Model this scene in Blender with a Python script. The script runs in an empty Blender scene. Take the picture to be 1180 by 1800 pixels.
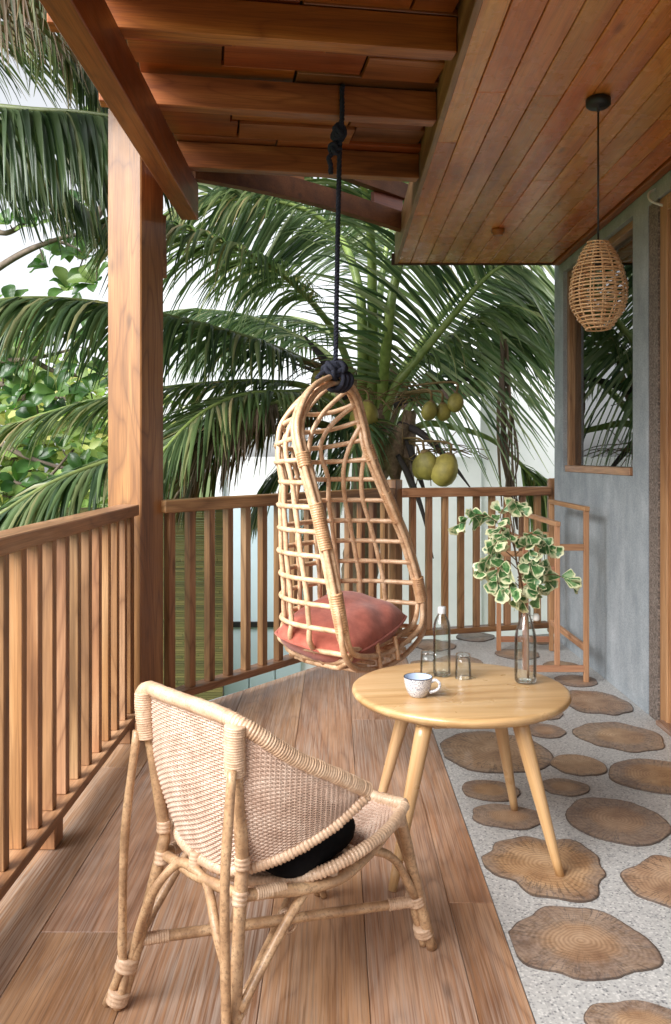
import bpy, bmesh, math, random
from mathutils import Vector, Matrix

random.seed(7)
scn = bpy.context.scene
COL = scn.collection
V = Vector
F, HY, EYE = 1500.0, 803.0, 1.2          # focal length in photo pixels, horizon row, eye height

# ------------------------------------------------------------------ camera, sky, sun, exposure
cam_d = bpy.data.cameras.new('camera')
cam = bpy.data.objects.new('camera', cam_d)
COL.objects.link(cam)
cam.location = (0, 0, EYE)
cam.rotation_euler = (math.radians(90), 0, 0)
cam_d.sensor_fit = 'VERTICAL'
cam_d.sensor_height = 36.0
cam_d.sensor_width = 36.0
cam_d.lens = 36.0 * F / 1800.0
cam_d.shift_y = -(900 - HY) / 1800.0
cam_d.clip_start = 0.05
cam_d.clip_end = 400
scn.camera = cam

SUN_EL, SUN_AZ = math.radians(38), math.radians(226)   # azimuth measured clockwise from +Y
w = bpy.data.worlds.new('World')
scn.world = w
w.use_nodes = True
nt = w.node_tree
bg = nt.nodes['Background']
sky = nt.nodes.new('ShaderNodeTexSky')
sky.sky_type = 'NISHITA'
sky.sun_disc = False
sky.sun_elevation = SUN_EL
sky.sun_rotation = SUN_AZ
sky.air_density = 1.0
sky.dust_density = 1.5
hsv = nt.nodes.new('ShaderNodeHueSaturation')
hsv.inputs['Saturation'].default_value = 0.10
hsv.inputs['Value'].default_value = 1.0
tint = nt.nodes.new('ShaderNodeMix')
tint.data_type = 'RGBA'
tint.blend_type = 'MULTIPLY'
tint.inputs[0].default_value = 1.0
tint.inputs[7].default_value = (0.975, 0.985, 1.0, 1)
nt.links.new(sky.outputs[0], hsv.inputs['Color'])
nt.links.new(hsv.outputs[0], tint.inputs[6])
nt.links.new(tint.outputs[2], bg.inputs['Color'])
bg.inputs['Strength'].default_value = 0.08

sun_d = bpy.data.lights.new('sun', 'SUN')
sun_d.energy = 2.5
sun_d.angle = math.radians(45)
sun_d.color = (1.0, 0.985, 0.97)
sun = bpy.data.objects.new('sun', sun_d)
COL.objects.link(sun)
sd = V((math.sin(SUN_AZ) * math.cos(SUN_EL), math.cos(SUN_AZ) * math.cos(SUN_EL), math.sin(SUN_EL)))
sun.rotation_euler = (-sd).to_track_quat('-Z', 'Y').to_euler()

scn.view_settings.view_transform = 'Standard'
scn.view_settings.look = 'None'
scn.view_settings.exposure = 1.76
scn.view_settings.gamma = 1.0
scn.view_settings.use_curve_mapping = False
scn.cycles.max_bounces = 10
scn.cycles.diffuse_bounces = 6
scn.cycles.glossy_bounces = 4
scn.cycles.transparent_max_bounces = 24
scn.cycles.transmission_bounces = 8
scn.cycles.caustics_reflective = False
scn.cycles.caustics_refractive = False
scn.cycles.use_denoising = True


def P(px, py, d):
    """photo pixel + depth in metres -> world point"""
    return V(((px - 590) / F * d, d, EYE - (py - HY) / F * d))


# ------------------------------------------------------------------ object helpers
def tag(o, label=None, cat=None, group=None, kind=None):
    if label: o['label'] = label
    if cat: o['category'] = cat
    if group: o['group'] = group
    if kind: o['kind'] = kind
    return o


def empty(name, loc, label=None, cat=None, group=None, kind=None):
    o = bpy.data.objects.new(name, None)
    o.empty_display_size = 0.1
    COL.objects.link(o)
    o.location = loc
    o['_base'] = list(loc)
    return tag(o, label, cat, group, kind)


def base_matrix(o):
    m = Matrix.Translation(V(o['_base'])) if '_base' in o else o.matrix_basis.copy()
    return m


def link(name, me, parent=None, M=None, kind=None):
    o = bpy.data.objects.new(name, me)
    COL.objects.link(o)
    if M is not None:
        o.matrix_basis = M
    if parent is not None:
        o.parent = parent
        pm = WM.get(parent.name)
        if pm is None:
            pm = base_matrix(parent)
        o.matrix_parent_inverse = pm.inverted()
    WM[o.name] = o.matrix_basis.copy()
    if kind: o['kind'] = kind
    return o


WM = {}      # world matrices by object name (all children are given in world space)


class MB:
    """collects geometry that becomes one mesh"""
    def __init__(s):
        s.v, s.f, s.mi, s.col = [], [], [], []
        s.m = 0

    def face(s, idx):
        s.f.append(idx); s.mi.append(s.m)

    def tube(s, pts, r, sides=8, closed=False, caps=True):
        n = len(pts)
        rr = r if callable(r) else (lambda t, r=r: r)
        T = []
        for i in range(n):
            a = pts[(i - 1) % n] if (closed or i > 0) else pts[0]
            b = pts[(i + 1) % n] if (closed or i < n - 1) else pts[-1]
            d = b - a
            T.append(d.normalized() if d.length > 1e-9 else V((0, 0, 1)))
        up = V((0, 0, 1)) if abs(T[0].z) < 0.9 else V((1, 0, 0))
        N = (up - T[0] * up.dot(T[0])).normalized()
        b0 = len(s.v)
        for i in range(n):
            N = (N - T[i] * N.dot(T[i]))
            N = N.normalized() if N.length > 1e-9 else T[i].orthogonal().normalized()
            B = T[i].cross(N)
            rad = rr(i / max(1, n - 1))
            for k in range(sides):
                a = 2 * math.pi * k / sides
                s.v.append(pts[i] + (N * math.cos(a) + B * math.sin(a)) * rad)
        for i in range(n if closed else n - 1):
            j = (i + 1) % n
            for k in range(sides):
                k2 = (k + 1) % sides
                s.face((b0 + i * sides + k, b0 + i * sides + k2, b0 + j * sides + k2, b0 + j * sides + k))
        if caps and not closed:
            s.face(tuple(b0 + k for k in reversed(range(sides))))
            s.face(tuple(b0 + (n - 1) * sides + k for k in range(sides)))

    def wrap(s, pts, r, amp, pitch, sides=10):
        """a tube wound with flat cane: the radius ripples along its length"""
        L = [0.0]
        for i in range(1, len(pts)):
            L.append(L[-1] + (pts[i] - pts[i - 1]).length)
        n = max(2, int(L[-1] / pitch))
        out = []
        for k in range(n * 4 + 1):
            d = L[-1] * k / (n * 4)
            i = 1
            while i < len(L) - 1 and L[i] < d: i += 1
            a = (d - L[i - 1]) / max(1e-9, L[i] - L[i - 1])
            out.append(pts[i - 1].lerp(pts[i], a))
        jit = [random.uniform(0.6, 1.3) for _ in range(n + 2)]
        prof = (0.0, 0.8, 1.0, 0.8)
        m = n * 4
        s.tube(out, lambda t: r - amp + amp * jit[int(t * m + .5) // 4] * prof[int(t * m + .5) % 4], sides)

    def lathe(s, prof, c, seg=24, ax=None, wob=0):
        """profile [(radius, height)] about a vertical axis at c"""
        b0 = len(s.v)
        for (r, z) in prof:
            for k in range(seg):
                a = 2 * math.pi * k / seg
                s.v.append(V((c[0] + r * math.cos(a), c[1] + r * math.sin(a), c[2] + z)))
        for i in range(len(prof) - 1):
            for k in range(seg):
                k2 = (k + 1) % seg
                s.face((b0 + i * seg + k, b0 + i * seg + k2, b0 + (i + 1) * seg + k2, b0 + (i + 1) * seg + k))

    def boxat(s, lo, hi):
        b = len(s.v)
        x0, y0, z0 = lo; x1, y1, z1 = hi
        s.v += [V((x0, y0, z0)), V((x1, y0, z0)), V((x1, y1, z0)), V((x0, y1, z0)),
                V((x0, y0, z1)), V((x1, y0, z1)), V((x1, y1, z1)), V((x0, y1, z1))]
        for q in ((3, 2, 1, 0), (4, 5, 6, 7), (0, 1, 5, 4), (1, 2, 6, 5), (2, 3, 7, 6), (3, 0, 4, 7)):
            s.face(tuple(b + i for i in q))

    def mesh(s, name, mats, smooth=True):
        me = bpy.data.meshes.new(name)
        me.from_pydata([tuple(p) for p in s.v], [], s.f)
        for m in (mats if isinstance(mats, (list, tuple)) else [mats]):
            me.materials.append(m)
        me.polygons.foreach_set('material_index', s.mi)
        me.polygons.foreach_set('use_smooth', [smooth] * len(s.f))
        if s.col:
            at = me.color_attributes.new('edge', 'FLOAT_COLOR', 'POINT')
            for i, c in enumerate(s.col):
                at.data[i].color = (c, c, c, 1)
        me.update()
        return me

    def build(s, name, mats, parent=None, smooth=True, kind=None):
        return link(name, s.mesh(name, mats, smooth), parent, None, kind)

    def local(s, name, mats, origin, parent=None, smooth=True, kind=None):
        o = V(origin)
        s.v = [p - o for p in s.v]
        return link(name, s.mesh(name, mats, smooth), parent, Matrix.Translation(o), kind)


def smooth_curve(pts, n=8, closed=False):
    """Catmull-Rom through pts"""
    out = []
    m = len(pts)
    for i in range(m if closed else m - 1):
        if closed:
            p0, p1, p2, p3 = pts[(i - 1) % m], pts[i], pts[(i + 1) % m], pts[(i + 2) % m]
        else:
            p1, p2 = pts[i], pts[i + 1]
            p0 = pts[i - 1] if i > 0 else p1 * 2 - p2
            p3 = pts[i + 2] if i + 2 < m else p2 * 2 - p1
        for k in range(n):
            t = k / n
            out.append(0.5 * ((2 * p1) + (p2 - p0) * t + (2 * p0 - 5 * p1 + 4 * p2 - p3) * t * t
                              + (3 * p1 - p0 - 3 * p2 + p3) * t ** 3))
    if not closed:
        out.append(pts[-1].copy())
    return out


def interp(tab, x):
    """tab: sorted list of (x, y)"""
    if x <= tab[0][0]: return tab[0][1]
    for (a, b), (c, d) in zip(tab, tab[1:]):
        if x <= c:
            return b + (d - b) * (x - a) / (c - a)
    return tab[-1][1]


_boxes = {}


def box_mesh(L, wd, h, mat, bev):
    key = (round(L, 4), round(wd, 4), round(h, 4), mat.name, bev)
    if key in _boxes: return _boxes[key]
    bm = bmesh.new()
    bmesh.ops.create_cube(bm, size=1.0)
    for v in bm.verts:
        v.co = V((v.co.x * L, v.co.y * wd, v.co.z * h))
    if bev:
        bmesh.ops.bevel(bm, geom=list(bm.edges), offset=bev, segments=1, affect='EDGES')
    me = bpy.data.meshes.new('board')
    bm.to_mesh(me); bm.free()
    me.materials.append(mat)
    _boxes[key] = me
    return me


def frame_matrix(c, ax, up):
    x = V(ax).normalized()
    z = V(up)
    z = (z - x * z.dot(x)).normalized()
    y = z.cross(x)
    M = Matrix((x, y, z)).transposed().to_4x4()
    M.translation = V(c)
    return M


def box(name, c, L, wd, h, ax, up, mat, parent=None, bev=0.003, kind=None):
    """a board with its grain (local X) along ax; up is the direction of its thickness h"""
    return link(name, box_mesh(L, wd, h, mat, bev), parent, frame_matrix(c, ax, up), kind)


def bar(name, a, b, wd, h, mat, parent=None, up=(0, 0, 1), bev=0.002):
    a, b = V(a), V(b)
    return box(name, (a + b) / 2, (b - a).length, wd, h, b - a, up, mat, parent, bev)


# ------------------------------------------------------------------ materials
def lin(r, g, b):
    f = lambda c: (c / 255 / 12.92) if c / 255 <= 0.04045 else ((c / 255 + 0.055) / 1.055) ** 2.4
    return (f(r), f(g), f(b), 1)


class NT:
    def __init__(s, name):
        s.m = bpy.data.materials.new(name)
        s.m.use_nodes = True
        s.t = s.m.node_tree
        s.b = s.t.nodes['Principled BSDF']
        s.out = s.t.nodes['Material Output']

    def n(s, kind, **kw):
        x = s.t.nodes.new('ShaderNode' + kind)
        for k, v in kw.items():
            if k in x.inputs: x.inputs[k].default_value = v
            else: setattr(x, k, v)
        return x

    def l(s, a, b):
        s.t.links.new(a, b)

    def mapping(s, scale, src=None, rnd=True):
        tc = s.n('TexCoord')
        v = src or tc.outputs['Object']
        if rnd:
            oi = s.n('ObjectInfo')
            mul = s.n('Math', operation='MULTIPLY'); mul.inputs[1].default_value = 37.0
            s.l(oi.outputs['Random'], mul.inputs[0])
            add = s.n('VectorMath', operation='ADD')
            s.l(v, add.inputs[0]); s.l(mul.outputs[0], add.inputs[1])
            v = add.outputs[0]
        mp = s.n('Mapping')
        mp.inputs['Scale'].default_value = scale
        s.l(v, mp.inputs['Vector'])
        return mp.outputs[0]

    def noise(s, vec, scale=1.0, detail=4, rough=.5, dist=0.0):
        x = s.n('TexNoise')
        x.inputs['Scale'].default_value = scale
        x.inputs['Detail'].default_value = detail
        x.inputs['Roughness'].default_value = rough
        x.inputs['Distortion'].default_value = dist
        s.l(vec, x.inputs['Vector'])
        return x.outputs[0]

    def ramp(s, fac, stops):
        x = s.n('ValToRGB')
        e = x.color_ramp.elements
        while len(e) > 1: e.remove(e[-1])
        e[0].position = stops[0][0]; e[0].color = stops[0][1]
        for p, c in stops[1:]:
            q = e.new(p); q.color = c
        s.l(fac, x.inputs[0])
        return x.outputs[0]

    def mix(s, fac, a, b, blend='MIX'):
        x = s.n('Mix', data_type='RGBA', blend_type=blend)
        for sock, val in ((x.inputs[0], fac), (x.inputs[6], a), (x.inputs[7], b)):
            if hasattr(val, 'links'): s.l(val, sock)
            else: sock.default_value = val
        return x.outputs[2]

    def math(s, op, a, b=None, clamp=False):
        x = s.n('Math', operation=op)
        x.use_clamp = clamp
        for i, val in enumerate((a, b)):
            if val is None: continue
            if hasattr(val, 'links'): s.l(val, x.inputs[i])
            else: x.inputs[i].default_value = val
        return x.outputs[0]

    def bump(s, h, strength=.3, dist=.002):
        x = s.n('Bump')
        x.inputs['Strength'].default_value = strength
        x.inputs['Distance'].default_value = dist
        s.l(h, x.inputs['Height'])
        s.l(x.outputs[0], s.b.inputs['Normal'])

    def vary(s, col, hue=.015, val=.25, sat=.1):
        oi = s.n('ObjectInfo')
        r = oi.outputs['Random']
        h = s.n('HueSaturation')
        s.l(col, h.inputs['Color'])
        s.l(s.math('ADD', s.math('MULTIPLY', r, hue), .5 - hue / 2), h.inputs['Hue'])
        r2 = s.math('FRACT', s.math('MULTIPLY', r, 17.31))
        s.l(s.math('ADD', s.math('MULTIPLY', r2, val), 1 - val / 2), h.inputs['Value'])
        r3 = s.math('FRACT', s.math('MULTIPLY', r, 53.7))
        s.l(s.math('ADD', s.math('MULTIPLY', r3, sat), 1 - sat / 2), h.inputs['Saturation'])
        return h.outputs[0]


def wood(name, dark, mid, light, rough=.45, coat=0.0, ring=.5, val=.3, hue=.02, fib=.35, wash=None, gscale=1.0, knot=1.0, ffreq=130):
    t = NT(name)
    base = t.mapping((1, 1, 1))
    broad = t.noise(t.mapping((.9 * gscale, 9 * gscale, 9 * gscale)), 1.0, 4, .55, .5)
    col = t.ramp(broad, [(.28, dark), (.5, mid), (.74, light)])
    # cathedral growth lines
    low = t.noise(t.mapping((.55 * gscale, 3.2 * gscale, 3.2 * gscale)), 1.0, 2, .5, .8)
    saw = t.math('PINGPONG', t.math('MULTIPLY', low, 24.0), 1.0)
    line = t.math('POWER', saw, 4.0)
    fine = t.noise(t.mapping((3.0, ffreq, ffreq)), 1.0, 4, .7, .3)
    col = t.mix(t.math('MULTIPLY', line, ring), col, dark, 'MIX')
    col = t.mix(t.math('MULTIPLY', t.ramp(fine, [(.36, (1, 1, 1, 1)), (.54, (0, 0, 0, 1))]), fib), col, tuple(c * .55 for c in dark[:3]) + (1,))
    pore = t.noise(t.mapping((5.0, ffreq * 2.4, ffreq * 2.4)), 1.0, 2, .5)
    col = t.mix(t.math('MULTIPLY', t.ramp(pore, [(.40, (1, 1, 1, 1)), (.46, (0, 0, 0, 1))]), fib * .75), col, tuple(c * .5 for c in dark[:3]) + (1,))
    # knots
    vo = t.n('TexVoronoi'); vo.inputs['Scale'].default_value = 1.0
    t.l(t.mapping((2.2, 7.0, 7.0)), vo.inputs['Vector'])
    kn = t.ramp(vo.outputs['Distance'], [(.03, (1, 1, 1, 1)), (.12, (0, 0, 0, 1))])
    col = t.mix(t.math('MULTIPLY', kn, .65 * knot), col, tuple(c * .45 for c in dark[:3]) + (1,))
    if wash:
        wn = t.noise(t.mapping((.8, 2.5, 2.5)), 1.0, 5, .6)
        wf = t.noise(t.mapping((3.0, 210, 210)), 1.0, 3, .6, .2)
        fac = t.math('MULTIPLY', t.ramp(wn, [(.3, (.12, .12, .12, 1)), (.66, (1, 1, 1, 1))]), t.ramp(wf, [(.42, (.05, .05, .05, 1)), (.62, (1, 1, 1, 1))]))
        col = t.mix(t.math('MULTIPLY', fac, wash[1]), col, wash[0])
    col = t.vary(col, hue, val)
    t.l(col, t.b.inputs['Base Color'])
    rn = t.noise(base, 9.0, 3)
    t.l(t.math('ADD', t.math('MULTIPLY', rn, .25), rough - .12), t.b.inputs['Roughness'])
    t.b.inputs['Coat Weight'].default_value = coat
    t.b.inputs['Coat Roughness'].default_value = .25
    t.bump(t.math('ADD', fine, t.math('MULTIPLY', saw, .3)), .35, .0012)
    return t.m


M = {}
M['teak'] = wood('teak', lin(104, 68, 42), lin(162, 118, 80), lin(200, 160, 120), .42, .12, .6, val=.34, hue=.012)
M['post_teak'] = wood('post_teak', lin(112, 72, 42), lin(156, 108, 64), lin(184, 138, 88), .38, .15, .65, val=.08, hue=.006)
M['roof_teak'] = wood('roof_teak', lin(112, 52, 24), lin(164, 90, 42), lin(200, 126, 66), .42, .1, .5, val=.3, hue=.012)
M['arch_wood'] = wood('arch_wood', lin(84, 48, 22), lin(112, 68, 32), lin(136, 86, 44), .7, 0, .4, val=.2)
M['deckboard'] = wood('roof_deck_wood', lin(108, 54, 26), lin(150, 82, 42), lin(178, 118, 64), .4, .1, .4, val=.6, hue=.022)
M['soffit'] = wood('soffit_wood', lin(178, 92, 44), lin(226, 140, 76), lin(240, 176, 108), .27, .35, .35, val=.3, hue=.022, fib=.25)
M['floor'] = wood('floor_wood', lin(116, 78, 52), lin(166, 124, 90), lin(190, 151, 117), .45, .12, .55, val=.12, hue=.010, fib=.42,
                  wash=(lin(192, 178, 166), .65), ffreq=110)
M['table'] = wood('table_wood', lin(170, 128, 84), lin(198, 160, 114), lin(214, 180, 138), .3, .25, .35, val=.08, hue=.005, fib=.12, gscale=1.3, knot=0.0)
M['rack'] = wood('rack_wood', lin(150, 102, 68), lin(184, 136, 98), lin(204, 160, 122), .5, 0, .3, val=.15)


def rattan(name, dark, mid, light, rough=.42, band=.5):
    t = NT(name)
    a = t.noise(t.mapping((1, 1, 1), rnd=False), 22.0, 4, .6)
    b = t.noise(t.mapping((1, 1, 1), rnd=False), 160.0, 3, .6)
    c = t.noise(t.mapping((1, 1, 1), rnd=False), 7.0, 2, .5)
    col = t.ramp(a, [(.3, dark), (.5, mid), (.68, light)])
    col = t.mix(t.math('MULTIPLY', t.ramp(b, [(.32, (1, 1, 1, 1)), (.5, (0, 0, 0, 1))]), band), col, tuple(x * .7 for x in dark[:3]) + (1,))
    col = t.mix(t.math('MULTIPLY', c, .35), col, light)
    t.l(col, t.b.inputs['Base Color'])
    t.b.inputs['Roughness'].default_value = rough
    t.b.inputs['Coat Weight'].default_value = .15
    t.bump(b, .25, .001)
    return t.m


M['cane_pole'] = rattan('cane_pole', lin(168, 124, 88), lin(208, 168, 130), lin(226, 194, 160), .45, .6)
M['cane_rib'] = rattan('cane_rib', lin(172, 128, 92), lin(210, 172, 136), lin(228, 196, 162))
M['cane_leg'] = rattan('cane_leg', lin(128, 94, 66), lin(176, 138, 102), lin(204, 170, 132), .42, .75)
M['cane_wrap'] = rattan('cane_wrap', lin(172, 136, 106), lin(200, 166, 136), lin(216, 188, 160), .45, .6)
M['cane_weave'] = rattan('cane_weave', lin(172, 140, 120), lin(198, 168, 148), lin(214, 190, 172), .55, .6)
M['egg_wrap'] = rattan('egg_wrap', lin(160, 112, 74), lin(198, 150, 108), lin(216, 176, 136), .45, .5)
M['lamp_cane'] = rattan('lamp_cane', lin(190, 140, 92), lin(216, 170, 122), lin(230, 192, 150))


def plain(name, col, rough=.5, metal=0.0, noise=.0, nscale=20, bumps=0.0, bscale=60, coat=0):
    t = NT(name)
    c = col
    if noise:
        nz = t.noise(t.mapping((1, 1, 1), rnd=False), nscale, 5, .6)
        cc = t.ramp(nz, [(.3, tuple(x * (1 - noise) for x in col[:3]) + (1,)), (.7, tuple(min(1, x * (1 + noise)) for x in col[:3]) + (1,))])
        t.l(cc, t.b.inputs['Base Color'])
    else:
        t.b.inputs['Base Color'].default_value = c
    t.b.inputs['Roughness'].default_value = rough
    t.b.inputs['Metallic'].default_value = metal
    t.b.inputs['Coat Weight'].default_value = coat
    if bumps:
        t.bump(t.noise(t.mapping((1, 1, 1), rnd=False), bscale, 4, .6), bumps, .003)
    return t.m


M['black'] = plain('black_metal', (.01, .01, .011, 1), .45)
M['rope'] = plain('navy_rope', (.012, .014, .028, 1), .85, noise=.4, nscale=200, bumps=.5, bscale=300)
M['black_cloth'] = plain('black_cloth', (.006, .0055, .006, 1), .95, noise=.3, nscale=90)
M['black_cloth'].node_tree.nodes['Principled BSDF'].inputs['Specular IOR Level'].default_value = .1
M['white_wall'] = plain('white_render', lin(240, 241, 243), .85, noise=.04, nscale=3, bumps=.1, bscale=40)
M['white_trim'] = plain('white_trim', lin(224, 226, 230), .5)
M['pale_blue'] = plain('pale_blue_panel', lin(196, 214, 222), .35, noise=.03, nscale=2)
M['eave'] = plain('eave_wood', lin(70, 52, 42), .7, noise=.3, nscale=9)
M['cable'] = plain('white_cable', lin(210, 208, 204), .5)
M['ceramic_white'] = plain('white_stopper', lin(232, 230, 226), .25)
M['steel'] = plain('wire_steel', (.5, .5, .5, 1), .3, 1.0)
M['cap'] = plain('silver_cap', lin(206, 208, 210), .35, .3)
M['grass'] = plain('grass', lin(84, 100, 48), .9, noise=.4, nscale=1.5)
M['sand'] = plain('sand', lin(168, 152, 128), .95, noise=.2, nscale=2)
M['dark_room'] = plain('room_plaster', lin(120, 112, 104), .8)


def concrete():
    t = NT('grey_concrete')
    big = t.noise(t.mapping((2.2, 2.2, 1.5), rnd=False), 3.0, 7, .68)
    st = t.noise(t.mapping((14, 14, 1.4), rnd=False), 1.0, 5, .65)
    gr = t.noise(t.mapping((1, 1, 1), rnd=False), 130, 3, .7)
    col = t.ramp(big, [(.3, lin(136, 145, 152)), (.55, lin(162, 170, 176)), (.75, lin(188, 194, 199))])
    col = t.mix(t.math('MULTIPLY', t.ramp(st, [(.4, (0, 0, 0, 1)), (.7, (1, 1, 1, 1))]), .16), col, lin(198, 202, 204))
    col = t.mix(t.math('MULTIPLY', t.ramp(gr, [(.42, (1, 1, 1, 1)), (.55, (0, 0, 0, 1))]), .3), col, lin(92, 100, 106))
    t.l(col, t.b.inputs['Base Color'])
    t.b.inputs['Roughness'].default_value = .75
    t.bump(t.math('ADD', gr, st), .3, .003)
    return t.m


def pebble(name, cols, scale, rough, bumpd):
    t = NT(name)
    vo = t.n('TexVoronoi'); vo.inputs['Scale'].default_value = scale
    t.l(t.mapping((1, 1, 1), rnd=False), vo.inputs['Vector'])
    sep = t.n('SeparateColor'); t.l(vo.outputs['Color'], sep.inputs[0])
    n = len(cols)
    stops = []
    x = t.n('ValToRGB'); x.color_ramp.interpolation = 'CONSTANT'
    e = x.color_ramp.elements
    while len(e) > 1: e.remove(e[-1])
    e[0].position = 0; e[0].color = cols[0][1]
    acc = cols[0][0]
    for wgt, c in cols[1:]:
        q = e.new(acc); q.color = c; acc += wgt
    t.l(sep.outputs[0], x.inputs[0])
    d = t.ramp(vo.outputs['Distance'], [(.2, (0, 0, 0, 1)), (.62, (1, 1, 1, 1))])
    big = t.noise(t.mapping((1, 1, 1), rnd=False), 2.5, 4, .6)
    col = t.mix(t.math('MULTIPLY', d, .6), x.outputs[0], cols[0][1])
    col = t.mix(t.math('MULTIPLY', big, .3), col, tuple(c * .8 for c in cols[0][1][:3]) + (1,))
    t.l(col, t.b.inputs['Base Color'])
    t.b.inputs['Roughness'].default_value = rough
    t.bump(vo.outputs['Distance'], .25, bumpd)
    return t.m


M['concrete'] = concrete()
M['terrazzo'] = pebble('terrazzo', [(.45, lin(184, 183, 180)), (.2, lin(164, 163, 162)), (.12, lin(128, 128, 130)), (.08, lin(86, 88, 94)), (.15, lin(214, 212, 208))], 170, .4, .0006)
M['pebble'] = pebble('pebble_dash', [(.3, lin(112, 100, 92)), (.25, lin(140, 126, 116)), (.25, lin(78, 70, 66)), (.2, lin(168, 156, 146))], 130, .85, .004)


def slice_mat():
    t = NT('wood_slice')
    tc = t.n('TexCoord')
    co = tc.outputs['Object']
    oi = t.n('ObjectInfo')
    off = t.math('MULTIPLY', oi.outputs['Random'], 50.0)
    ad = t.n('VectorMath', operation='ADD'); t.l(co, ad.inputs[0]); t.l(off, ad.inputs[1])
    wob = t.noise(ad.outputs[0], 5.0, 3, .5)
    at = t.n('Attribute', attribute_name='edge')
    e = at.outputs['Fac']
    r = t.math('ADD', e, t.math('MULTIPLY', wob, .35))
    ring = t.math('PINGPONG', t.math('MULTIPLY', r, 30.0), 1.0)
    sx = t.n('SeparateXYZ'); t.l(co, sx.inputs[0])
    ang = t.math('ARCTAN2', sx.outputs[1], sx.outputs[0])
    cv = t.n('CombineXYZ'); t.l(t.math('MULTIPLY', ang, 7.0), cv.inputs[0]); t.l(t.math('ADD', t.math('MULTIPLY', e, 1.6), off), cv.inputs[1])
    crk = t.noise(cv.outputs[0], 1.0, 3, .55)
    crkm = t.ramp(t.math('ABSOLUTE', t.math('SUBTRACT', crk, .5)), [(.0, (1, 1, 1, 1)), (.012, (.8, .8, .8, 1)), (.032, (0, 0, 0, 1))])
    crkm = t.math('MULTIPLY', crkm, t.ramp(e, [(.25, (.1, .1, .1, 1)), (.85, (1, 1, 1, 1))]))
    mott = t.noise(ad.outputs[0], 9.0, 5, .6)
    fine = t.noise(ad.outputs[0], 60.0, 4, .7)
    col = t.ramp(mott, [(.3, lin(136, 104, 78)), (.5, lin(172, 140, 108)), (.7, lin(198, 168, 136))])
    col = t.mix(t.math('MULTIPLY', ring, .45), col, lin(112, 78, 52))
    edgef = t.math('ADD', e, t.math('MULTIPLY', t.math('SUBTRACT', mott, .5), .55))
    col = t.mix(t.math('MULTIPLY', crkm, .8), col, lin(74, 56, 44))
    edgef = t.math('ADD', edgef, t.math('MULTIPLY', t.math('SUBTRACT', t.math('FRACT', t.math('MULTIPLY', oi.outputs['Random'], 9.7)), .6), .45))
    grey = t.ramp(edgef, [(.6, (0, 0, 0, 1)), (.8, (1, 1, 1, 1))])
    gcol = t.ramp(fine, [(.35, lin(70, 64, 62)), (.5, lin(116, 108, 104)), (.7, lin(160, 148, 140))])
    col = t.mix(t.math('MULTIPLY', grey, .5), col, gcol)
    rimk = t.ramp(e, [(.97, (0, 0, 0, 1)), (.99, (1, 1, 1, 1))])
    col = t.mix(t.math('MULTIPLY', rimk, .75), col, lin(58, 50, 46))
    col = t.vary(col, .01, .2, .2)
    t.l(col, t.b.inputs['Base Color'])
    t.b.inputs['Roughness'].default_value = .5
    t.b.inputs['Coat Weight'].default_value = .06
    t.bump(t.math('ADD', fine, ring), .15, .001)
    return t.m


M['slice'] = slice_mat()


def leafmat(name, cols, rough=.4, trans=.3, island=True, tcol=None):
    t = NT(name)
    if island:
        g = t.n('NewGeometry')
        r = g.outputs['Random Per Island']
    else:
        r = t.n('ObjectInfo').outputs['Random']
    col = t.ramp(r, cols)
    nz = t.noise(t.mapping((1, 1, 1), rnd=False), 6.0, 3)
    col = t.mix(t.math('MULTIPLY', nz, .35), col, tuple(c * .5 for c in cols[0][1][:3]) + (1,))
    t.l(col, t.b.inputs['Base Color'])
    t.b.inputs['Roughness'].default_value = rough
    tr = t.n('BsdfTranslucent')
    h = t.n('HueSaturation'); h.inputs['Value'].default_value = 1.6; h.inputs['Saturation'].default_value = 1.15
    t.l(col, h.inputs['Color']); t.l(h.outputs[0], tr.inputs['Color'])
    mx = t.n('MixShader'); mx.inputs[0].default_value = trans
    t.l(t.b.outputs[0], mx.inputs[1]); t.l(tr.outputs[0], mx.inputs[2])
    t.l(mx.outputs[0], t.out.inputs[0])
    return t.m


M['palm_green'] = leafmat('palm_leaflet', [(0, lin(60, 80, 50)), (.35, lin(94, 116, 72)), (.7, lin(126, 144, 94)), (.86, lin(160, 166, 118)), (.96, lin(164, 148, 108))], .33, .4)
M['palm_deep'] = leafmat('palm_leaflet_deep', [(0, lin(46, 66, 44)), (.45, lin(74, 98, 62)), (.82, lin(108, 128, 84)), (1, lin(148, 146, 104))], .33, .35)
M['palm_old'] = leafmat('palm_leaflet_old', [(0, lin(60, 74, 38)), (.35, lin(92, 98, 50)), (.6, lin(118, 96, 60)), (.85, lin(96, 66, 40)), (1, lin(138, 120, 90))], .5, .25)
M['palm_pale'] = leafmat('palm_leaflet_pale', [(0, lin(60, 84, 58)), (.3, lin(94, 120, 80)), (.7, lin(132, 152, 108)), (1, lin(176, 184, 144))], .32, .4)
M['palm_dry'] = leafmat('palm_dry', [(0, lin(92, 78, 66)), (.5, lin(128, 112, 96)), (1, lin(104, 84, 64))], .7, .15)
M['almond'] = leafmat('almond_leaf', [(0, lin(44, 76, 36)), (.4, lin(68, 104, 50)), (.75, lin(98, 130, 66)), (1, lin(136, 154, 88))], .32, .3, island=False)
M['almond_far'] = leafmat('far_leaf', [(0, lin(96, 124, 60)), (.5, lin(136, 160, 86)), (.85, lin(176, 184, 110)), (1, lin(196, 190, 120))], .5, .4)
M['shrub_leaf'] = leafmat('shrub_leaf', [(0, lin(60, 104, 46)), (.5, lin(100, 150, 70)), (1, lin(140, 180, 96))], .45, .35)


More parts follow.
